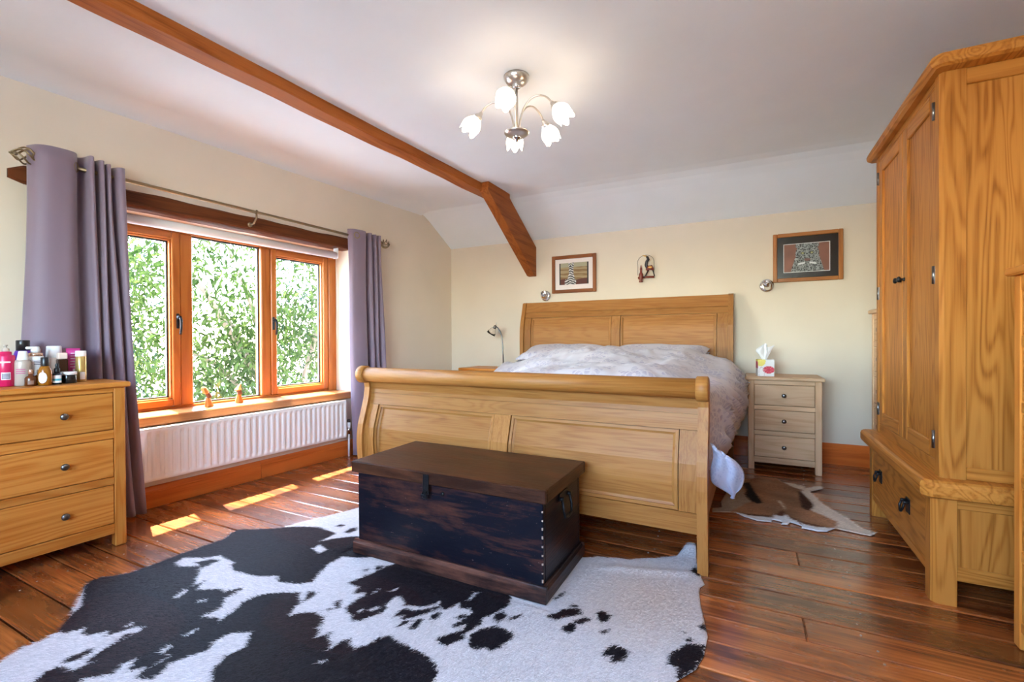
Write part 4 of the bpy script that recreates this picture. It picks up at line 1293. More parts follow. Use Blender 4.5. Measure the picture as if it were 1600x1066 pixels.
for i, (n_, y_, hh, lb) in enumerate(((0.375, 0.891, 0.078, 'small dark brown bottle, the left one of the two squat brown bottles'), (0.335, 0.928, 0.074, 'small brown bottle, the right one of the two squat brown bottles'))):
    b5 = toil('serum_bottle', lb, 'bottle', n_, y_)
    body(b5, 'body', [(0.019, 0), (0.021, 0.002), (0.021, 0.036), (0.017, 0.044), (0.009, 0.048), (0.008, 0.056)], AMBERD)
    body(b5, 'stopper', [(0.008, 0.056), (0.0095, 0.057), (0.0095, hh - 0.004), (0.007, hh)], ROSE)
    patch(b5, 'label', 0.021, 0.008, 0.026, FA - 0.5, FA + 0.5, plain('brown_label', (0.22, 0.12, 0.08), 0.5))
b6 = toil('oil_bottle', 'amber oil bottle with a black cap and round white label', 'bottle', 0.387, 0.934)
body(b6, 'body', [(0.021, 0), (0.024, 0.003), (0.026, 0.035), (0.024, 0.070), (0.018, 0.086), (0.014, 0.092)], AMBER)
body(b6, 'cap', [(0.0145, 0.090), (0.015, 0.092), (0.015, 0.130), (0.013, 0.133)], BLACKP, lab='black cap')
V, F = [], []
for i in range(17):
    c_ = -1 + i / 8
    aa = FA - 0.35 + 0.62 * c_
    hz = 0.026 * sqrt(max(0, 1 - c_ * c_))
    V += [(0.0268 * cos(aa), 0.0268 * sin(aa), 0.037 - hz), (0.0268 * cos(aa), 0.0268 * sin(aa), 0.037 + hz)]
for i in range(16):
    F.append([2 * i, 2 * i + 2, 2 * i + 3, 2 * i + 1])
m = MB(); m.add(V, F, 'z', None, True); m.build('label', LABELW, b6, label='oval white label')
b7 = toil('lotion_bottle', 'peach lotion bottle with a big white cap at the back of the chest', 'bottle', 0.215, 1.010)
body(b7, 'body', [(0.034, 0), (0.037, 0.004), (0.037, 0.10), (0.033, 0.120), (0.029, 0.128)], PALEB)
body(b7, 'cap', [(0.030, 0.126), (0.031, 0.128), (0.0285, 0.182), (0.026, 0.185)], WHITEP, lab='big white cap')
b8 = toil('dropper_bottle', 'small dark dropper bottle with a white and teal label', 'bottle', 0.375, 0.977)
body(b8, 'body', [(0.017, 0), (0.019, 0.002), (0.019, 0.044), (0.015, 0.052), (0.009, 0.056)], plain('black_glass', (0.01, 0.014, 0.02), 0.12))
body(b8, 'dropper', [(0.010, 0.056), (0.011, 0.058), (0.011, 0.076), (0.006, 0.080), (0.007, 0.094), (0.004, 0.102)], BLACKP)
patch(b8, 'label', 0.019, 0.008, 0.044, FA - 0.9, FA + 0.9, LABELW)
patch(b8, 'label_band', 0.0192, 0.018, 0.028, FA - 0.9, FA + 0.9, TEAL)
b9 = toil('perfume_bottle', 'dark bottle with a square beige cap beside the pink tube', 'bottle', 0.280, 1.021)
MB().box(-0.019, 0.019, -0.019, 0.019, 0, 0.118, 0.004).build('body', plain('dark_brown_glass', (0.04, 0.018, 0.012), 0.12), b9)
MB().box(-0.017, 0.017, -0.017, 0.017, 0.119, 0.150, 0.003).build('cap', PALEB, b9, label='square beige cap')
b10 = toil('cream_tube', 'magenta cream tube standing on its cap at the back of the chest', 'tube', 0.24, 1.073)
body(b10, 'cap', [(0.026, 0), (0.027, 0.002), (0.027, 0.03), (0.025, 0.032)], PINKT)
V, F = [], []
for j in range(9):
    t_ = j / 8
    for k in range(20):
        a = 2 * pi * k / 20
        V.append((0.027 * (1 - t_ * 0.93) * sin(a), (0.027 + 0.007 * t_) * cos(a), 0.032 + 0.140 * t_))
for j in range(8):
    for k in range(20):
        F.append([j * 20 + k, (j + 1) * 20 + k, (j + 1) * 20 + (k + 1) % 20, j * 20 + (k + 1) % 20])
F.append([8 * 20 + k for k in range(20)])
m = MB(); m.add(V, F, 'z', Matrix.Rotation(-0.9, 4, 'Z'), True); m.build('tube_body', PINKT, b10)
patch(b10, 'barcode_label', 0.0275, 0.034, 0.066, FA - 0.1, FA + 0.65, LABELW)
for k in range(6): patch(b10, 'label_text', 0.0262 - 0.0012 * k, 0.075 + k * 0.014, 0.0775 + k * 0.014, FA - 0.45, FA + 0.4, LABELW, 0.0025)
b11 = toil('cream_jar', 'squat black jar with a pale lid beside the gold bottle', 'jar', 0.345, 1.025)
body(b11, 'body', [(0.029, 0), (0.031, 0.003), (0.031, 0.040), (0.030, 0.042)], plain('black_jar_glass', (0.012, 0.012, 0.012), 0.15), 24)
body(b11, 'lid', [(0.031, 0.042), (0.032, 0.043), (0.032, 0.055), (0.030, 0.057)], LABELW, 24, lab='pale lid')
b12 = toil('spray_bottle', 'gold bottle with a white cap at the right end of the chest', 'bottle', 0.300, 1.084)
body(b12, 'body', [(0.020, 0), (0.0215, 0.002), (0.0215, 0.128), (0.020, 0.130)], GOLD)
body(b12, 'cap', [(0.0205, 0.130), (0.0215, 0.131), (0.0215, 0.157), (0.020, 0.159)], WHITEP, lab='white cap')
patch(b12, 'label', 0.0215, 0.012, 0.050, FA - 0.2, FA + 0.8, LABELW)

# ---------------------------------------------------------------- tissue box, table lamp
def paint_tissue(c):
    x, z = c.x, c.z
    col = (0.80, 0.78, 0.76)
    d = hypot((x - 0.018) / 0.040, (z - 0.048) / 0.028)
    if d < 1:
        col = (0.62, 0.05, 0.09) if (int((atan2(z - 0.048, x - 0.018) + pi) * 4) % 3 or d < 0.3) else (0.72, 0.16, 0.18)
    d2 = hypot((x + 0.036) / 0.034, (z - 0.115) / 0.040)
    if d2 < 1: col = (0.80, 0.66, 0.16)
    d3 = hypot((x + 0.03) / 0.02, (z - 0.02) / 0.05)
    if 0.86 < d3 < 1: col = (0.62, 0.5, 0.52)
    if c.x < -0.0555 and 0.06 < z < 0.11: col = (0.66, 0.08, 0.16)
    return col
PRINT = print_mat('printed_card', 0.45)
tb = thing('tissue_box', 'white cube tissue box with red and yellow flowers on the right bedside chest', 'tissue box', (0.112, 4.075, 0.700), radians(6))
m = MB()
a = 0.056
m.grid(26, 30, lambda u, v: (-a + 2 * a * u, -a, 0.125 * v), 'x', None, False)
m.grid(20, 30, lambda u, v: (-a, a - 2 * a * u, 0.125 * v), 'x', None, False)
m.grid(4, 4, lambda u, v: (a, -a + 2 * a * u, 0.125 * v), 'x', None, False)
m.grid(4, 4, lambda u, v: (a - 2 * a * u, a, 0.125 * v), 'x', None, False)
m.grid(12, 12, lambda u, v: (-a + 2 * a * u, -a + 2 * a * v, 0.125), 'x', None, False)
m.grid(3, 3, lambda u, v: (-a + 2 * a * u, a - 2 * a * v, 0.0), 'x', None, False)
o = m.build('box', PRINT, tb); painted(o, paint_tissue)
TISS = plain('white_tissue', (0.86, 0.85, 0.85), 0.8)
def tis(u, v):
    aa = u * 2 * pi
    r = 0.010 + v * (0.026 + 0.012 * sin(2 * aa + 0.5) + 0.007 * sin(5 * aa + 1.0))
    top = 0.088 + 0.030 * sin(aa + 2.6) + 0.016 * sin(3 * aa + 0.4)
    return (r * cos(aa) * 1.35 + 0.010 * nz3(v * 3, aa, 1.0) * v - 0.004, r * sin(aa) * 0.9 + 0.010 * nz3(aa, v * 4, 8.0) * v, 0.122 + top * v)
m = MB(); m.grid(40, 8, tis, 'x', None, False)
o = m.build('tissue', TISS, tb)
s = o.modifiers.new('thickness', 'SOLIDIFY'); s.thickness = 0.0015; s.offset = 0

lamp = thing('table_lamp', 'slim nickel gooseneck table lamp with a clear glass shade on the left bedside chest', 'lamp', (-2.20, 4.12, 0.700))
MB().lathe([(0.056, 0), (0.058, 0.004), (0.058, 0.020), (0.055, 0.024), (0.006, 0.026)], 26).build('base', METAL, lamp)
MB().tube([(0, 0, 0.024), (-0.004, 0, 0.15), (-0.008, 0, 0.26), (-0.016, 0, 0.32), (-0.035, 0, 0.37), (-0.062, 0, 0.405), (-0.085, 0, 0.418)], 0.0065, 10).build('stem', PEWTER, lamp)
ax = Matrix.Translation((-0.095, 0, 0.412)) @ Vector((-0.5, -0.15, -0.85)).to_track_quat('Z', 'Y').to_matrix().to_4x4()
MB().lathe([(0.006, -0.02), (0.015, -0.016), (0.017, 0.012), (0.012, 0.018)], 16, ax).build('lamp_holder', PEWTER, lamp)
sh = MB().lathe([(0.013, 0.010), (0.024, 0.016), (0.040, 0.050), (0.048, 0.082), (0.0465, 0.082), (0.0385, 0.050), (0.022, 0.018), (0.012, 0.012)], 24, ax)
sh.build('shade', CLEARG, lamp, label='clear glass shade')
MB().tube([(-0.066, 0, 0.408), (-0.055, -0.004, 0.385), (-0.040, -0.004, 0.345)], 0.0035, 6).build('pull_switch', METAL, lamp)
MB().tube([(-0.086, 0, 0.43), (-0.075, 0, 0.46)], 0.003, 6).build('turn_knob', METAL, lamp)

# ---------------------------------------------------------------- wall spots
def spot(x, z, lab, aim):
    t = thing('wall_spotlight', lab, 'wall light', (x, 4.39, z), 0, 'reading spots on the headboard wall')
    MB().lathe([(0.052, 0), (0.054, 0.004), (0.050, 0.016), (0.030, 0.022)], 26, None, True, '-y').build('wall_plate', CHROME, t)
    MB().lathe([(0.010, 0), (0.010, 0.035)], 12, Matrix.Translation((0, -0.02, 0)), True, '-y').build('joint', CHROME, t)
    R = Matrix.Translation((0, -0.065, 0.0)) @ Matrix.Rotation(aim[0], 4, 'Z') @ Matrix.Rotation(aim[1], 4, 'X')
    MB().lathe([(0.012, -0.04), (0.022, -0.034), (0.030, 0.0), (0.033, 0.035), (0.030, 0.036), (0.027, 0.02), (0.005, 0.012)], 22, R).build('spot_head', CHROME, t)
spot(-1.845, 1.428, 'chrome wall spot just above the left end of the headboard', (0.5, 1.0))
spot(0.135, 1.422, 'chrome wall spot below the right hand picture', (-0.3, 0.7))

# ---------------------------------------------------------------- pictures
def picture(lab, x0, x1, z0, z1, fw, wmat, mount, px0, px1, pz0, pz1, fn, nx=90, nzz=64, line=None):
    t = thing('framed_picture', lab, 'picture', ((x0 + x1) / 2, 4.39, (z0 + z1) / 2))
    w, h = (x1 - x0) / 2, (z1 - z0) / 2
    fm = MB().frame('y', -0.024, -0.002, -w, w, -h, h, fw, 0.004)
    fm.build('frame', wmat, t)
    MB().box(-w + fw * 0.6, w - fw * 0.6, -0.010, -0.004, -h + fw * 0.6, h - fw * 0.6, 0).build('mount', mount, t)
    a0, a1 = -w + 2 * w * px0, -w + 2 * w * px1
    c0, c1 = -h + 2 * h * pz0, -h + 2 * h * pz1
    if line:
        MB().frame('y', -0.0118, -0.010, a0 - 0.004, a1 + 0.004, c0 - 0.004, c1 + 0.004, 0.0045, 0).build('mount_line', line, t)
    m = MB().grid(nx, nzz, lambda u, v: (a0 + (a1 - a0) * u, -0.0108, c0 + (c1 - c0) * v), 'x', None, False)
    o = m.build('photo_print', PRINT, t)
    painted(o, lambda c: fn((c.x - a0) / (a1 - a0), (c.z - c0) / (c1 - c0)))
    return t
def zebra(u, v):
    if u < 0.04 or u > 0.955: return (0.012, 0.012, 0.016)
    g = 0.5 + 0.5 * sin(v * 34 + u * 3 + 2 * nz3(u * 4, v * 10))
    col = tuple(a * (1 - g) + b * g for a, b in zip((0.20, 0.105, 0.035), (0.36, 0.27, 0.14)))
    if v > 0.8: col = (0.36, 0.33, 0.22)
    if v < 0.24 + 0.03 * sin(u * 9): col = (0.09, 0.02, 0.012)
    x = (u - 0.38)
    inside = (abs(x - 0.03) < 0.075 + 0.05 * sm(0.6, 0.2, v) if v > 0.25 else hypot(x / 0.20, (v - 0.10) / 0.24) < 1)
    if v > 0.80: inside = abs(abs(x - 0.03) - 0.055) < 0.035 or hypot((x - 0.03) / 0.075, (v - 0.80) / 0.10) < 1
    if inside:
        s = sin(v * 58 + 9 * abs(x) * 4 + 2.5 * nz3(u * 9, v * 9))
        col = (0.62, 0.60, 0.58) if s > 0.05 else (0.02, 0.018, 0.02)
    return col
def leopard(u, v):
    b = 0.5 + 0.5 * nz3(u * 4, v * 3, 4)
    col = (0.15 + 0.12 * b, 0.065 + 0.05 * b, 0.045 + 0.03 * b)
    x = u - 0.52
    head = hypot(x / 0.26, (v - 0.62) / 0.44) < 1 or (v < 0.5 and abs(x) < 0.36 - 0.2 * v + 0.01)
    ear = hypot((abs(x) - 0.19) / 0.07, (v - 0.93) / 0.10) < 1
    if head or ear:
        n1 = nz3(u * 34, v * 26, 1.0)
        n2 = nz3(u * 13, v * 10, 7.0)
        k = 0.27 + 0.18 * n2
        col = (k * 0.92, k * 1.0, k * 0.98)
        if n1 > 0.13: col = (0.02, 0.02, 0.022)
        if hypot((abs(x) - 0.10) / 0.045, (v - 0.66) / 0.05) < 1: col = (0.02, 0.02, 0.02)
        if hypot((abs(x) - 0.10) / 0.028, (v - 0.66) / 0.034) < 1: col = (0.34, 0.34, 0.16)
        if hypot(x / 0.07, (v - 0.42) / 0.05) < 1: col = (0.16, 0.08, 0.07)
        if v < 0.34 and 0.05 < abs(x) < 0.2 and abs(v - 0.30 + 0.25 * (abs(x) - 0.1)) < 0.03: col = (0.66, 0.68, 0.68)
    return col
picture('brown framed photo of a zebra with a white mount, left over the bed', -1.772, -1.312, 1.447, 1.820, 0.034, FRAMEW, plain('white_mount', (0.78, 0.70, 0.66), 0.7), 0.17, 0.83, 0.22, 0.80, zebra)
picture('wider wood framed photo of a leopard with a black mount, right over the bedside chest', 0.180, 0.655, 1.443, 1.836, 0.030, FRAMEW2, plain('black_mount', (0.022, 0.016, 0.014), 0.25), 0.165, 0.815, 0.20, 0.77, leopard, 130, 90, plain('white_mount_line', (0.7, 0.7, 0.7), 0.6))

# ---------------------------------------------------------------- bird ornament on the wall
br = thing('bird_ornament', 'small wall ornament of a long beaked wooden bird in a wire arch', 'ornament', (-0.842, 4.385, 1.53))
ORED = plain('varnished_red_wood', (0.20, 0.035, 0.02), 0.25); OBLK = plain('black_lacquer', (0.02, 0.016, 0.02), 0.25); OYEL = plain('yellow_horn', (0.62, 0.33, 0.07), 0.35)
arch = [(-0.072, -0.015, 0.045)] + [(-0.072, -0.015, 0.14)] + [(0.0 + 0.074 * cos(a) + 0.0, -0.015, 0.165 + 0.062 * sin(a)) for a in [pi * (1 - k / 12) for k in range(13)]] + [(0.074, -0.015, 0.10)]
MB().tube(arch, 0.0016, 5).build('wire_arch', IRON, br)
m = MB(); m.tube([(0.010, -0.03, 0.085), (0.028, -0.032, 0.105), (0.05, -0.032, 0.108), (0.072, -0.03, 0.085)], [0.010, 0.022, 0.024, 0.008], 12)
m.build('bird_body', ORED, br)
MB().tube([(0.018, -0.03, 0.105), (0.006, -0.03, 0.135), (0.012, -0.03, 0.165), (0.026, -0.03, 0.185), (0.018, -0.03, 0.205), (0.006, -0.03, 0.212)], [0.015, 0.014, 0.013, 0.013, 0.012, 0.005], 10).build('bird_neck', OBLK, br)
MB().tube([(0.012, -0.03, 0.212), (-0.010, -0.03, 0.220), (-0.028, -0.03, 0.226)], [0.008, 0.005, 0.0015], 8).build('beak', OYEL, br)
MB().ball((0.046, -0.052, 0.108), 0.018, 0.006, 0.010).build('wing', OYEL, br)
MB().tube([(0.028, -0.03, 0.085), (-0.004, -0.026, 0.032), (-0.018, -0.024, 0.022)], [0.007, 0.006, 0.008], 8).build('leg', OBLK, br)
MB().tube([(0.066, -0.028, 0.085), (0.080, -0.026, 0.028)], [0.006, 0.005], 8).build('tail', OBLK, br)
MB().tube([(-0.068, -0.02, 0.020), (0.0, -0.022, 0.026), (0.078, -0.02, 0.022)], [0.012, 0.009, 0.010], 8).build('branch', ORED, br)
MB().lathe([(0.016, -0.022), (0.018, -0.018), (0.014, -0.004), (0.020, 0.030), (0.020, 0.05), (0.011, 0.068), (0.009, 0.088), (0.011, 0.10), (0.007, 0.112), (0.003, 0.135)], 14, Matrix.Translation((-0.040, -0.032, 0.0))).build('small_bird', ORED, br)

# ---------------------------------------------------------------- chandelier
ch = thing('chandelier', 'nickel ceiling light with five curved arms and lit tulip glass shades', 'ceiling light', (-1.045, 2.115, CZ))
MB().lathe([(0.012, -0.048), (0.030, -0.046), (0.052, -0.032), (0.063, -0.012), (0.064, 0.0)], 32).build('ceiling_plate', METAL, ch)
m = MB(); m.lathe([(0.010, -0.062), (0.020, -0.058), (0.022, -0.050), (0.018, -0.044)], 20)
m.build('plate_collar', CHROME, ch)
MB().lathe([(0.0075, -0.275), (0.0075, -0.05)], 14).build('stem', METAL, ch)
MB().lathe([(0.010, -0.312), (0.018, -0.305), (0.050, -0.298), (0.063, -0.288), (0.063, -0.283), (0.040, -0.274), (0.012, -0.270)], 32).build('hub_dish', METAL, ch)
MB().lathe([(0.002, -0.332), (0.007, -0.328), (0.008, -0.320), (0.020, -0.316), (0.023, -0.308), (0.018, -0.302)], 20).build('finial', CHROME, ch)
fw = atan2(0.891, -0.454)     # direction away from the viewer
for k, dg in enumerate((-2, 50, 112, 193, 281)):
    a = fw - radians(dg)
    R = Matrix.Rotation(a, 4, 'Z')
    pts = [(0.014, 0, -0.276), (0.022, 0, -0.215), (0.040, 0, -0.165), (0.075, 0, -0.128), (0.118, 0, -0.118), (0.158, 0, -0.135), (0.185, 0, -0.165)]
    pts = [tuple(q) for q in catmull(pts, 22)]
    ar = MB().tube(pts, 0.0048, 8, R).build('arm', METAL, ch)
    S = R @ Matrix.Translation((0.188, 0, -0.170)) @ Matrix.Rotation(radians(140), 4, 'Y')
    MB().lathe([(0.006, -0.008), (0.010, -0.004), (0.010, 0.004), (0.020, 0.014), (0.024, 0.034), (0.021, 0.036)], 18, S).build('lamp_holder', METAL, ar)
    V, F = [], []
    NS, NL = 40, 10
    for j in range(NL):
        t_ = j / (NL - 1)
        r = 0.020 + 0.028 * sin(min(1, t_ * 1.5) * pi / 2) - 0.006 * sm(0.6, 1, t_)
        for i in range(NS):
            b_ = 2 * pi * i / NS
            zz = 0.026 + t_ * (0.080 + 0.030 * (abs(cos(2.5 * b_)) - 0.45) * t_ ** 2)
            rr = r * (1 + 0.05 * cos(5 * b_) * t_)
            V.append((rr * cos(b_), rr * sin(b_), zz))
    for j in range(NL - 1):
        for i in range(NS):
            F.append([j * NS + i, j * NS + (i + 1) % NS, (j + 1) * NS + (i + 1) % NS, (j + 1) * NS + i])
    m = MB(); m.add(V, F, 'z', S, True)
    m.build('tulip_shade', SHADE, ar, label='lit white tulip glass shade')

HIDE_OUT=[(-2.068, 0.473), (-2.064, 0.551), (-2.096, 0.617), (-2.084, 0.652), (-2.099, 0.697), (-2.184, 0.76), (-2.297, 0.828), (-2.388, 0.876), (-2.421, 0.909), (-2.417, 0.945), (-2.375, 0.983), (-2.353, 1.031), (-2.351, 1.127), (-2.349, 1.21), (-2.326, 1.397), (-2.376, 1.466), (-2.376, 1.51), (-2.3, 1.548), (-2.194, 1.618), (-2.177, 1.655), (-2.136, 1.772), (-2.053, 1.994), (-1.971, 2.202), (-1.815, 2.317), (-1.47, 2.226), (-1.069, 2.086), (-0.823, 1.995), (-0.662, 2.022), (-0.609, 2.045), (-0.514, 2.075), (-0.473, 2.082), (-0.438, 2.116), (-0.374, 2.153), (-0.325, 2.195), (-0.293, 2.216), (-0.257, 2.327), (-0.241, 2.345), (-0.222, 2.326), (-0.206, 2.195), (-0.179, 2.076), (-0.159, 2.009), (-0.174, 1.975), (-0.173, 1.936), (-0.16, 1.846), (-0.134, 1.719), (-0.122, 1.658), (-0.126, 1.552), (-0.142, 1.481), (-0.187, 1.405), (-0.251, 1.29), (-0.405, 1.152), (-0.661, 0.938), (-0.9, 0.759), (-1.188, 0.633), (-1.51, 0.511), (-1.826, 0.439)]
HIDE_BLACK=[[(-2.388, 0.876), (-2.421, 0.909), (-2.417, 0.945), (-2.375, 0.983), (-2.353, 1.031), (-2.351, 1.127), (-2.349, 1.21), (-2.301, 1.234), (-2.27, 1.154), (-2.214, 1.143), (-2.144, 1.184), (-2.196, 1.191), (-2.166, 1.242), (-2.117, 1.256), (-2.108, 1.196), (-2.118, 1.172), (-2.06, 1.134), (-1.993, 1.078), (-1.992, 1.122), (-1.946, 1.066), (-1.864, 1.11), (-1.829, 1.101), (-1.802, 1.156), (-1.786, 1.149), (-1.778, 1.073), (-1.733, 1.038), (-1.739, 0.969), (-1.678, 0.996), (-1.657, 0.977), (-1.682, 1.064), (-1.701, 1.096), (-1.692, 1.146), (-1.671, 1.18), (-1.62, 1.211), (-1.562, 1.239), (-1.544, 1.213), (-1.503, 1.195), (-1.502, 1.172), (-1.472, 1.114), (-1.441, 1.153), (-1.399, 1.174), (-1.348, 1.164), (-1.32, 1.133), (-1.322, 1.106), (-1.3, 1.111), (-1.281, 1.072), (-1.254, 1.119), (-1.245, 1.09), (-1.218, 1.082), (-1.196, 1.047), (-1.191, 1.105), (-1.172, 1.12), (-1.155, 1.1), (-1.127, 1.095), (-1.102, 1.121), (-1.097, 1.164), (-1.071, 1.192), (-1.014, 1.176), (-0.972, 1.176), (-0.892, 1.162), (-0.843, 1.146), (-0.818, 1.111), (-0.811, 1.086), (-0.824, 0.99), (-1.02, 0.821), (-1.309, 0.698), (-1.511, 0.574), (-1.796, 0.502), (-1.851, 0.564), (-1.874, 0.599), (-1.868, 0.627), (-1.851, 0.635), (-1.805, 0.634), (-1.8, 0.686), (-1.816, 0.668), (-1.839, 0.712), (-1.849, 0.759), (-1.848, 0.83), (-1.863, 0.846), (-1.888, 0.829), (-1.913, 0.763), (-1.942, 0.779), (-1.971, 0.738), (-2.003, 0.73), (-2.035, 0.752), (-2.056, 0.707), (-2.11, 0.695), (-2.175, 0.752), (-2.22, 0.81)],
[(-2.324, 1.181), (-2.349, 1.21), (-2.326, 1.397), (-2.376, 1.466), (-2.384, 1.515), (-2.308, 1.553), (-2.157, 1.646), (-2.019, 1.714), (-1.958, 1.708), (-1.873, 1.697), (-1.872, 1.589), (-1.833, 1.649), (-1.758, 1.719), (-1.6, 1.74), (-1.492, 1.621), (-1.582, 1.546), (-1.649, 1.523), (-1.643, 1.488), (-1.647, 1.444), (-1.587, 1.312), (-1.618, 1.28), (-1.713, 1.25), (-1.758, 1.278), (-1.822, 1.241), (-1.966, 1.223), (-2.032, 1.253), (-2.031, 1.272), (-2.161, 1.282), (-2.196, 1.237)],
[(-1.392, 1.588), (-1.406, 1.56), (-1.418, 1.482), (-1.43, 1.439), (-1.449, 1.375), (-1.427, 1.369), (-1.378, 1.365), (-1.378, 1.337), (-1.362, 1.324), (-1.334, 1.348), (-1.322, 1.333), (-1.327, 1.249), (-1.303, 1.223), (-1.266, 1.214), (-1.248, 1.196), (-1.212, 1.205), (-1.211, 1.224), (-1.178, 1.277), (-1.186, 1.31), (-1.198, 1.314), (-1.21, 1.378), (-1.191, 1.388), (-1.153, 1.366), (-1.14, 1.347), (-1.111, 1.362), (-1.083, 1.366), (-1.042, 1.411), (-1.039, 1.433), (-1.028, 1.408), (-0.994, 1.396), (-0.973, 1.436), (-0.969, 1.457), (-0.946, 1.43), (-0.914, 1.446), (-0.896, 1.426), (-0.9, 1.379), (-0.915, 1.336), (-0.906, 1.324), (-0.875, 1.356), (-0.867, 1.327), (-0.922, 1.255), (-0.922, 1.248), (-0.896, 1.234), (-0.866, 1.237), (-0.839, 1.293), (-0.853, 1.306), (-0.828, 1.38), (-0.844, 1.416), (-0.827, 1.433), (-0.792, 1.526), (-0.817, 1.585), (-0.966, 1.621), (-1.167, 1.62)],
[(-1.881, 0.638), (-1.891, 0.653), (-1.88, 0.713), (-1.861, 0.709), (-1.85, 0.665), (-1.864, 0.644)],
[(-1.859, 0.767), (-1.874, 0.792), (-1.855, 0.816), (-1.845, 0.802), (-1.846, 0.771)],
[(-1.5, 1.197), (-1.545, 1.261), (-1.505, 1.267), (-1.497, 1.237)],
[(-1.375, 1.234), (-1.39, 1.258), (-1.376, 1.271), (-1.339, 1.227), (-1.353, 1.22)],
[(-1.383, 1.199), (-1.38, 1.212), (-1.364, 1.215), (-1.369, 1.203)],
[(-1.955, 1.761), (-1.952, 1.793), (-1.918, 1.799), (-1.913, 1.769)],
[(-1.851, 1.722), (-1.857, 1.774), (-1.845, 1.81), (-1.809, 1.774), (-1.819, 1.726)],
[(-1.469, 1.483), (-1.469, 1.498), (-1.451, 1.494), (-1.454, 1.475)],
[(-1.441, 1.51), (-1.444, 1.538), (-1.419, 1.544), (-1.411, 1.527), (-1.422, 1.506)],
[(-1.13, 1.279), (-1.133, 1.313), (-1.125, 1.34), (-1.087, 1.34), (-1.055, 1.371), (-1.028, 1.408), (-1.013, 1.406), (-1.037, 1.347), (-1.065, 1.305), (-1.085, 1.278), (-1.101, 1.279), (-1.095, 1.304), (-1.115, 1.285)],
[(-1.082, 1.236), (-1.082, 1.275), (-1.061, 1.285), (-1.061, 1.264), (-1.075, 1.238)],
[(-1.037, 1.246), (-1.047, 1.305), (-1.023, 1.313), (-1.017, 1.26)],
[(-1.004, 1.327), (-1.018, 1.342), (-1.007, 1.371), (-0.991, 1.374), (-0.984, 1.332)],
[(-0.931, 1.372), (-0.923, 1.404), (-0.903, 1.409), (-0.898, 1.393), (-0.913, 1.372)],
[(-0.821, 1.291), (-0.832, 1.313), (-0.816, 1.359), (-0.775, 1.399), (-0.706, 1.385), (-0.697, 1.366), (-0.71, 1.302), (-0.731, 1.276), (-0.747, 1.283), (-0.78, 1.259), (-0.806, 1.262)],
[(-0.817, 1.451), (-0.793, 1.479), (-0.764, 1.461), (-0.777, 1.413), (-0.803, 1.426)],
[(-0.757, 1.449), (-0.729, 1.495), (-0.72, 1.483), (-0.747, 1.441)],
[(-0.641, 1.522), (-0.618, 1.556), (-0.606, 1.589), (-0.587, 1.604), (-0.55, 1.623), (-0.531, 1.593), (-0.578, 1.548), (-0.602, 1.516), (-0.633, 1.516)],
[(-0.59, 1.614), (-0.586, 1.636), (-0.56, 1.635), (-0.559, 1.623)],
[(-0.545, 1.539), (-0.523, 1.576), (-0.494, 1.58), (-0.511, 1.541), (-0.529, 1.527)],
[(-0.571, 1.481), (-0.556, 1.519), (-0.537, 1.533), (-0.522, 1.496), (-0.533, 1.471), (-0.561, 1.471)],
[(-0.49, 1.625), (-0.478, 1.644), (-0.455, 1.647), (-0.452, 1.633), (-0.436, 1.641), (-0.44, 1.592), (-0.459, 1.577), (-0.478, 1.593)],
[(-0.449, 1.523), (-0.424, 1.553), (-0.418, 1.55), (-0.436, 1.515)],
[(-0.41, 1.426), (-0.389, 1.48), (-0.363, 1.48), (-0.332, 1.47), (-0.342, 1.416), (-0.378, 1.39), (-0.379, 1.425), (-0.401, 1.411)],
[(-0.222, 1.496), (-0.217, 1.523), (-0.197, 1.558), (-0.177, 1.59), (-0.123, 1.608), (-0.124, 1.557), (-0.142, 1.485), (-0.179, 1.415), (-0.189, 1.421), (-0.187, 1.459), (-0.217, 1.463)],
[(-0.188, 1.607), (-0.175, 1.624), (-0.162, 1.615), (-0.174, 1.591)],
[(-0.202, 1.641), (-0.191, 1.65), (-0.194, 1.634)],
[(-0.153, 1.69), (-0.139, 1.728), (-0.127, 1.703), (-0.127, 1.684)],
[(-0.665, 1.641), (-0.644, 1.708), (-0.635, 1.693), (-0.654, 1.632)],
[(-0.222, 2.092), (-0.206, 2.154), (-0.18, 2.083), (-0.184, 2.059)]]
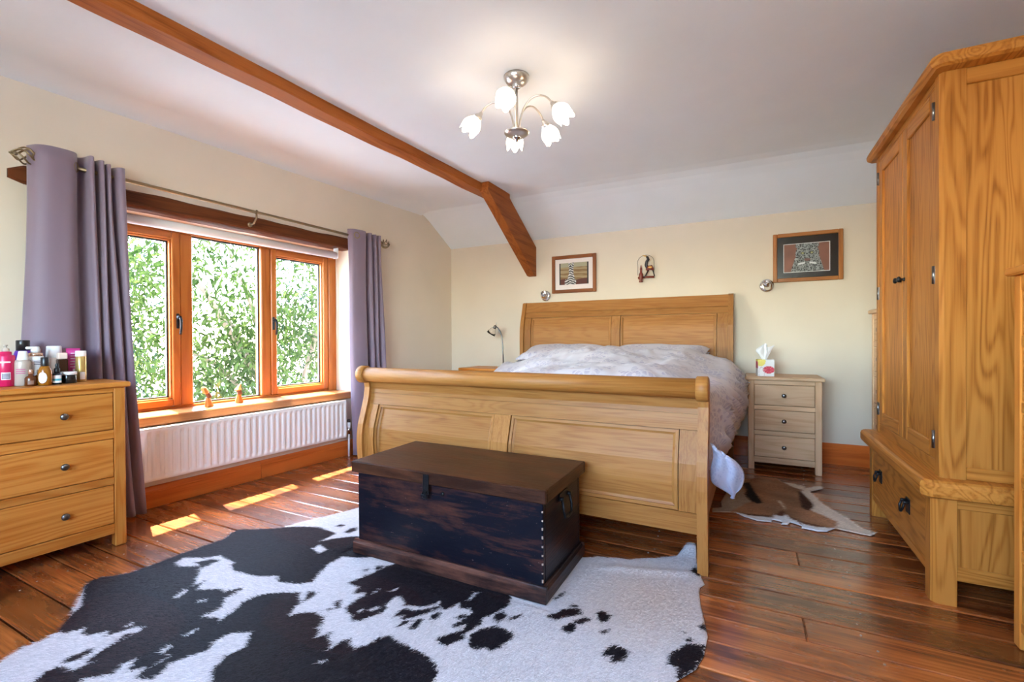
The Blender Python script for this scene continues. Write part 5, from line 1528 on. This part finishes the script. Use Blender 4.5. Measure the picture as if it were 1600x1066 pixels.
HIDE_WHITE=[[(-1.498, 0.993), (-1.559, 0.959), (-1.561, 0.903), (-1.537, 0.873), (-1.572, 0.812), (-1.586, 0.783), (-1.564, 0.764), (-1.553, 0.725), (-1.601, 0.707), (-1.632, 0.742), (-1.658, 0.711), (-1.706, 0.755), (-1.706, 0.723), (-1.683, 0.689), (-1.704, 0.664), (-1.742, 0.636), (-1.69, 0.607), (-1.356, 0.774), (-1.388, 0.797), (-1.434, 0.829), (-1.458, 0.886), (-1.445, 0.936)],
[(-1.838, 1.522), (-1.836, 1.565), (-1.763, 1.54), (-1.766, 1.499)],
[(-1.972, 0.99), (-1.995, 1.05), (-1.975, 1.044), (-1.953, 1.005)],
[(-1.849, 1.01), (-1.844, 1.044), (-1.833, 1.033)],
[(-1.919, 0.818), (-1.926, 0.839), (-1.909, 0.827)],
[(-1.683, 0.878), (-1.69, 0.921), (-1.675, 0.908), (-1.679, 0.884)],
[(-1.672, 0.799), (-1.678, 0.83), (-1.662, 0.827), (-1.655, 0.804)],
[(-1.185, 0.993), (-1.163, 1.017), (-1.167, 0.999)],
[(-1.265, 1.24), (-1.262, 1.261), (-1.25, 1.251), (-1.255, 1.238)],
[(-1.235, 1.267), (-1.224, 1.298), (-1.204, 1.297), (-1.222, 1.268)],
[(-1.304, 1.358), (-1.302, 1.394), (-1.296, 1.376)],
[(-1.255, 1.393), (-1.244, 1.434), (-1.236, 1.417)],
[(-1.049, 1.408), (-1.039, 1.438), (-1.031, 1.417), (-1.032, 1.406)],
[(-0.947, 1.483), (-0.956, 1.542), (-0.938, 1.553), (-0.943, 1.501)],
[(-1.618, 0.754), (-1.623, 0.811), (-1.616, 0.803)],
[(-1.62, 0.715), (-1.634, 0.746), (-1.622, 0.737)]]
SPR={'outline':[(-0.191, 2.903), (-0.14, 2.948), (-0.151, 3.062), (-0.128, 3.254), (-0.094, 3.421), (-0.057, 3.575), (-0.0, 3.617), (0.071, 3.73), (0.113, 3.729), (0.168, 3.736), (0.204, 3.647), (0.257, 3.651), (0.328, 3.589), (0.422, 3.647), (0.432, 3.607), (0.36, 3.529), (0.346, 3.482), (0.386, 3.294), (0.434, 3.159), (0.478, 3.072), (0.512, 2.956), (0.569, 2.903), (0.541, 2.862), (0.501, 2.866), (0.429, 2.884), (0.395, 2.89), (0.355, 2.829), (0.315, 2.81), (0.243, 2.823), (0.251, 2.851), (0.198, 2.887), (0.184, 2.839), (0.153, 2.835), (0.16, 2.869), (0.129, 2.883), (0.108, 2.884), (0.109, 2.844), (0.043, 2.831), (-0.028, 2.867), (-0.068, 2.91), (-0.185, 2.86)],
'dark1':[(-0.047, 3.483), (-0.0, 3.525), (0.025, 3.354), (0.071, 3.129), (0.047, 3.096), (0.006, 3.139), (-0.025, 3.234), (-0.02, 3.356)],
'dark2':[(0.275, 3.476), (0.293, 3.465), (0.332, 3.257), (0.328, 3.194), (0.301, 3.118), (0.261, 3.161), (0.274, 3.228), (0.273, 3.335)],
'tan':[(-0.199, 2.935), (-0.152, 3.083), (-0.094, 3.434), (-0.047, 3.483), (-0.022, 3.236), (0.006, 3.128), (-0.059, 3.004), (-0.097, 2.898), (-0.192, 2.841)],
'cream':[(0.293, 3.473), (0.325, 3.549), (0.445, 3.684), (0.441, 3.606), (0.352, 3.513), (0.393, 3.308), (0.579, 2.92), (0.542, 2.842), (0.428, 2.875), (0.398, 2.9), (0.417, 2.999), (0.304, 3.143), (0.33, 3.215), (0.331, 3.278)],
'cream2':[(0.204, 3.652), (0.329, 3.602), (0.32, 3.498), (0.262, 3.544)],
'white':[(-0.074, 2.909), (-0.012, 2.893), (0.109, 2.902), (0.122, 2.95), (0.158, 2.932), (0.177, 2.977), (0.19, 2.935), (0.209, 2.905), (0.251, 2.859), (0.31, 2.851), (0.392, 2.892), (0.361, 2.797), (0.203, 2.749), (0.105, 2.795), (-0.055, 2.818)],
'slash':[(0.15, 3.21), (0.162, 3.22), (0.181, 3.122), (0.177, 3.065), (0.166, 3.124)],
'edge':[(-0.046, 2.914), (0.11, 2.926), (0.17, 3.038), (0.186, 2.955), (0.264, 2.89), (0.362, 2.882), (0.355, 2.862), (0.251, 2.854), (0.185, 2.927), (0.109, 2.895), (-0.028, 2.881)]}

# ================================================================== the two hides
def seg_dist(P, poly):
    """distance of points to a closed outline, negative inside"""
    A = np.array(poly, float); B = np.roll(A, -1, 0)
    d2 = np.full(len(P), 1e9); ins = np.zeros(len(P), bool)
    for a, b in zip(A, B):
        ab = b - a; L2 = (ab * ab).sum() + 1e-12
        t = np.clip(((P - a) @ ab) / L2, 0, 1)
        q = P - (a + t[:, None] * ab)
        d2 = np.minimum(d2, (q * q).sum(1))
        c = (a[1] > P[:, 1]) != (b[1] > P[:, 1])
        if abs(b[1] - a[1]) > 1e-9:
            xi = a[0] + (P[:, 1] - a[1]) / (b[1] - a[1]) * ab[0]
            ins ^= c & (P[:, 0] < xi)
    d = np.sqrt(d2)
    return np.where(ins, -d, d)
def hide_mesh(name, outline, step, z0, thick, attrs, mat, wav):
    O = np.array(outline)
    x0, y0 = O.min(0) - step; x1, y1 = O.max(0) + step
    nx, ny = int((x1 - x0) / step) + 1, int((y1 - y0) / step) + 1
    X, Y = np.meshgrid(x0 + np.arange(nx) * step, y0 + np.arange(ny) * step)
    P = np.stack([X.ravel(), Y.ravel()], 1)
    d = seg_dist(P, outline)
    # pull the first ring of outside points onto the outline
    gx = np.gradient(d.reshape(ny, nx), step)
    G = np.stack([gx[1].ravel(), gx[0].ravel()], 1); G /= np.maximum(1e-6, np.linalg.norm(G, axis=1))[:, None]
    ins = d < 0
    I = ins.reshape(ny, nx)
    cell = I[:-1, :-1] | I[1:, :-1] | I[:-1, 1:] | I[1:, 1:]
    out = d > 0
    Q = P.copy(); Q[out] -= G[out] * d[out][:, None]
    use = np.zeros((ny, nx), bool)
    use[:-1, :-1] |= cell; use[1:, :-1] |= cell; use[:-1, 1:] |= cell; use[1:, 1:] |= cell
    idx = -np.ones(ny * nx, int); idx[use.ravel()] = np.arange(use.sum())
    U = use.ravel()
    q = Q[U]; dd = np.minimum(0, d[U])
    z = z0 + thick * np.clip(-dd / 0.012, 0, 1) ** 0.5 + wav(q[:, 0], q[:, 1], dd)
    V = np.column_stack([q, z])
    jj, ii = np.nonzero(cell)
    b = jj * nx + ii
    F = np.stack([idx[b], idx[b + 1], idx[b + nx + 1], idx[b + nx]], 1)
    me = bpy.data.meshes.new(name)
    me.from_pydata(V.tolist(), [], F.tolist())
    me.polygons.foreach_set('use_smooth', [True] * len(F))
    for k, fn in attrs.items():
        a = me.attributes.new(k, 'FLOAT', 'POINT')
        a.data.foreach_set('value', fn(q).astype(np.float32))
    me.materials.append(mat)
    o = bpy.data.objects.new(name, me); COL.objects.link(o)
    s = o.modifiers.new('thickness', 'SOLIDIFY'); s.thickness = 0.003; s.offset = -1
    return o
def union(polys, q):
    d = np.full(len(q), 9.0)
    for p in polys:
        d = np.minimum(d, seg_dist(q, p))
    return d
def cow_sd(q):
    return np.maximum(union(HIDE_BLACK, q), -union(HIDE_WHITE, q))
def cow_mat():
    t = NT('cowhide_fur')
    v = t.coord()
    mp = t.n('Mapping'); mp.inputs['Rotation'].default_value = (0, 0, radians(-28)); mp.inputs['Scale'].default_value = (1, 6, 1)
    t.set(mp.inputs['Vector'], v)
    fur = t.noise(mp.outputs[0], 42, 3, 0.6)
    fine = t.noise(mp.outputs[0], 150, 2, 0.6)
    sd = t.attr('sd', 'Fac')
    e = t.math('ADD', sd, t.math('MULTIPLY', t.math('SUBTRACT', fur, 0.5), 0.045))
    blk = t.ramp(t.math('MULTIPLY_ADD', e, 40, 0.5), [(0.38, (1, 1, 1)), (0.62, (0, 0, 0))])
    wh = t.ramp(fine, [(0.3, (0.56, 0.53, 0.54)), (0.7, (0.72, 0.70, 0.71))])
    tanf = t.attr('tan', 'Fac')
    wh = t.mix(t.math('MULTIPLY', tanf, 0.75), wh, (0.62, 0.52, 0.46))
    cl = t.noise(v, 3.2, 3, 0.6)
    bk = t.ramp(fine, [(0.32, (0.006, 0.005, 0.008)), (0.72, (0.022, 0.019, 0.024))])
    bk = t.mix(t.ramp(cl, [(0.4, (0, 0, 0)), (0.65, (1, 1, 1))]), bk, (0.016, 0.009, 0.009))
    t.p(col=t.mix(blk, wh, bk), rough=0.65, sheen=0.0, spec=0.12)
    t.bump(t.math('ADD', t.math('MULTIPLY', fine, 0.6), fur), 0.55, 0.004)
    return t.m
def tan_at(q):
    d = np.hypot((q[:, 0] + 0.36) / 0.24, (q[:, 1] - 1.80) / 0.28)
    return np.clip(1.25 - d, 0, 1) ** 0.8
def cow_wave(x, y, d):
    up = 0.030 * np.exp(-((x + 0.235) ** 2 + (y - 2.30) ** 2) / 0.0035)
    fold = 0.012 * np.exp(-((y - 2.02 - 0.35 * (x + 0.35)) / 0.03) ** 2) * np.clip((x + 0.62) / 0.1, 0, 1) * np.clip((-0.19 - x) / 0.05, 0, 1)
    ripple = 0.0022 * np.sin(x * 9 + y * 5) * np.sin(y * 8 - x * 3) + 0.0022
    under = ((x > -1.68) & (x < -0.62) & (y > 1.55) & (y < 2.08))
    return np.where(under, 0, ripple + up + fold * 0.8)
cow = hide_mesh('cowhide_rug', HIDE_OUT, 0.0075, 0.001, 0.004, {'sd': cow_sd, 'tan': tan_at}, cow_mat(), cow_wave)
tag(cow, 'black and white cowhide rug under the dark trunk', 'rug')

def spr_mat():
    t = NT('springbok_fur')
    v = t.coord()
    mp = t.n('Mapping'); mp.inputs['Rotation'].default_value = (0, 0, radians(12)); mp.inputs['Scale'].default_value = (1, 5, 1)
    t.set(mp.inputs['Vector'], v)
    fur = t.noise(mp.outputs[0], 30, 3, 0.6)
    fine = t.noise(mp.outputs[0], 120, 2, 0.6)
    jit = t.math('MULTIPLY', t.math('SUBTRACT', fur, 0.5), 0.05)
    blotch = t.noise(v, 7, 2, 0.5)
    c = t.ramp(blotch, [(0.3, (0.24, 0.10, 0.042)), (0.5, (0.40, 0.20, 0.10)), (0.68, (0.54, 0.33, 0.20))])
    def over(c, name, col, soft=60):
        e = t.math('ADD', t.attr(name, 'Fac'), jit)
        m = t.ramp(t.math('MULTIPLY_ADD', e, soft, 0.5), [(0.25, (1, 1, 1)), (0.75, (0, 0, 0))])
        return t.mix(m, c, col)
    c = over(c, 'tan', (0.40, 0.29, 0.20), 25)
    c = over(c, 'edge', (0.13, 0.04, 0.015), 30)
    c = over(c, 'cream', (0.70, 0.59, 0.48)); c = over(c, 'cream2', (0.66, 0.54, 0.42))
    c = over(c, 'white', (0.82, 0.80, 0.78)); c = over(c, 'slash', (0.72, 0.60, 0.44))
    c = over(c, 'dark1', (0.016, 0.008, 0.006)); c = over(c, 'dark2', (0.060, 0.016, 0.008))
    f2 = t.ramp(fine, [(0.2, (0.82, 0.82, 0.82)), (0.8, (1.1, 1.1, 1.1))])
    t.p(col=t.mix(1.0, c, f2, 'MULTIPLY'), rough=0.7, spec=0.12)
    t.bump(t.math('ADD', fine, fur), 0.5, 0.004)
    return t.m
def spr_wave(x, y, d):
    return 0.004 + 0.004 * np.sin(x * 14 + y * 6) * np.clip(-d / 0.05, 0, 1)
sp = hide_mesh('springbok_rug', SPR['outline'], 0.006, 0.001, 0.004, {k: (lambda q, k=k: seg_dist(q, SPR[k])) for k in ('tan', 'edge', 'cream', 'cream2', 'white', 'slash', 'dark1', 'dark2')}, spr_mat(), spr_wave)
tag(sp, 'brown and white antelope hide rug on the boards right of the bed', 'rug')

# lying hair on both hides, one strand a thin raised blade
def fur(rug, outline, n, L, W, ang, colour, rs, zf):
    R = np.random.RandomState(rs)
    O = np.array(outline); lo, hi = O.min(0), O.max(0)
    P = np.zeros((0, 2))
    while len(P) < n:
        q = lo + (hi - lo) * R.rand(n, 2)
        under = (q[:, 0] > -1.66) & (q[:, 0] < -0.65) & (q[:, 1] > 1.572) & (q[:, 1] < 2.05)
        P = np.vstack([P, q[(seg_dist(q, outline) < -0.002) & ~under]])
    P = P[:n]
    a = ang + R.normal(0, 0.28, n) + 0.5 * np.sin(P[:, 0] * 3.1 + 1) * np.cos(P[:, 1] * 2.7)
    l = L * R.uniform(0.6, 1.3, n); lift = R.uniform(0.12, 0.34, n)
    dx, dy = np.cos(a), np.sin(a)
    z0 = zf(P[:, 0], P[:, 1])
    w = W * R.uniform(0.6, 1.2, n) / 2
    A = np.stack([P[:, 0] - dy * w, P[:, 1] + dx * w, z0], 1)
    B = np.stack([P[:, 0] + dy * w, P[:, 1] - dx * w, z0], 1)
    C_ = np.stack([P[:, 0] + dx * l, P[:, 1] + dy * l, z0 + l * lift * 0.8], 1)
    V = np.stack([A, B, C_], 1).reshape(-1, 3)
    me = bpy.data.meshes.new('fur')
    me.vertices.add(3 * n); me.vertices.foreach_set('co', V.ravel())
    me.loops.add(3 * n); me.loops.foreach_set('vertex_index', np.arange(3 * n, dtype=np.int32))
    me.polygons.add(n); me.polygons.foreach_set('loop_start', np.arange(0, 3 * n, 3, dtype=np.int32))
    me.update(); me.validate()
    ca = me.color_attributes.new('hair', 'FLOAT_COLOR', 'POINT')
    col = np.repeat(np.column_stack([colour(P, R), np.ones(n)]), 3, 0)
    ca.data.foreach_set('color', col.ravel().astype(np.float32))
    me.materials.append(HAIRM)
    o = bpy.data.objects.new('fur', me); COL.objects.link(o); o.parent = rug
    o['kind'] = 'stuff'
    return o
_h = NT('animal_hair'); _h.p(col=_h.attr('hair', 'Color'), rough=0.5, spec=0.14)
HAIRM = _h.m
def cow_colour(P, R):
    n = len(P)
    d = cow_sd(P) + R.normal(0, 0.004, n)
    w = np.array([0.84, 0.80, 0.81])[None] * R.uniform(0.72, 1.2, (n, 1))
    t_ = tan_at(P)[:, None] * 0.6
    w = w * (1 - t_) + np.array([0.76, 0.63, 0.55])[None] * R.uniform(0.8, 1.15, (n, 1)) * t_
    k = np.array([0.014, 0.011, 0.015])[None] * R.uniform(0.4, 2.2, (n, 1))
    br_ = (np.sin(P[:, 0] * 5 + 2) * np.sin(P[:, 1] * 6.3) > 0.2)[:, None]
    k = np.where(br_, k * np.array([1.7, 1.0, 0.9])[None], k)
    return np.clip(np.where((d > 0)[:, None], w, k), 0, 1)
def cow_z(x, y):
    return 0.005 + cow_wave(x, y, np.full(len(x), -0.05))
fur(cow, HIDE_OUT, 150000, 0.017, 0.0021, radians(-118), cow_colour, 3, cow_z)
def spr_colour(P, R):
    n = len(P)
    j = lambda: R.normal(0, 0.006, n)
    c = np.array([0.52, 0.26, 0.13])[None] * R.uniform(0.6, 1.35, (n, 1)) * (0.85 + 0.3 * np.sin(P[:, 0] * 16 + P[:, 1] * 7) * np.sin(P[:, 1] * 13))[:, None]
    for k, col in (('tan', (0.55, 0.41, 0.285)), ('edge', (0.15, 0.05, 0.02)), ('cream', (0.90, 0.78, 0.65)), ('cream2', (0.86, 0.73, 0.58)), ('white', (0.93, 0.91, 0.89)), ('slash', (0.9, 0.76, 0.56)), ('dark1', (0.015, 0.008, 0.006)), ('dark2', (0.075, 0.02, 0.01))):
        m_ = (seg_dist(P, SPR[k]) + j() < 0)[:, None]
        c = np.where(m_, np.array(col)[None] * R.uniform(0.75, 1.2, (n, 1)), c)
    return np.clip(c, 0, 1)
def spr_z(x, y):
    return 0.005 + spr_wave(x, y, np.full(len(x), -0.05))
fur(sp, SPR['outline'], 36000, 0.015, 0.0020, radians(10), spr_colour, 4, spr_z)
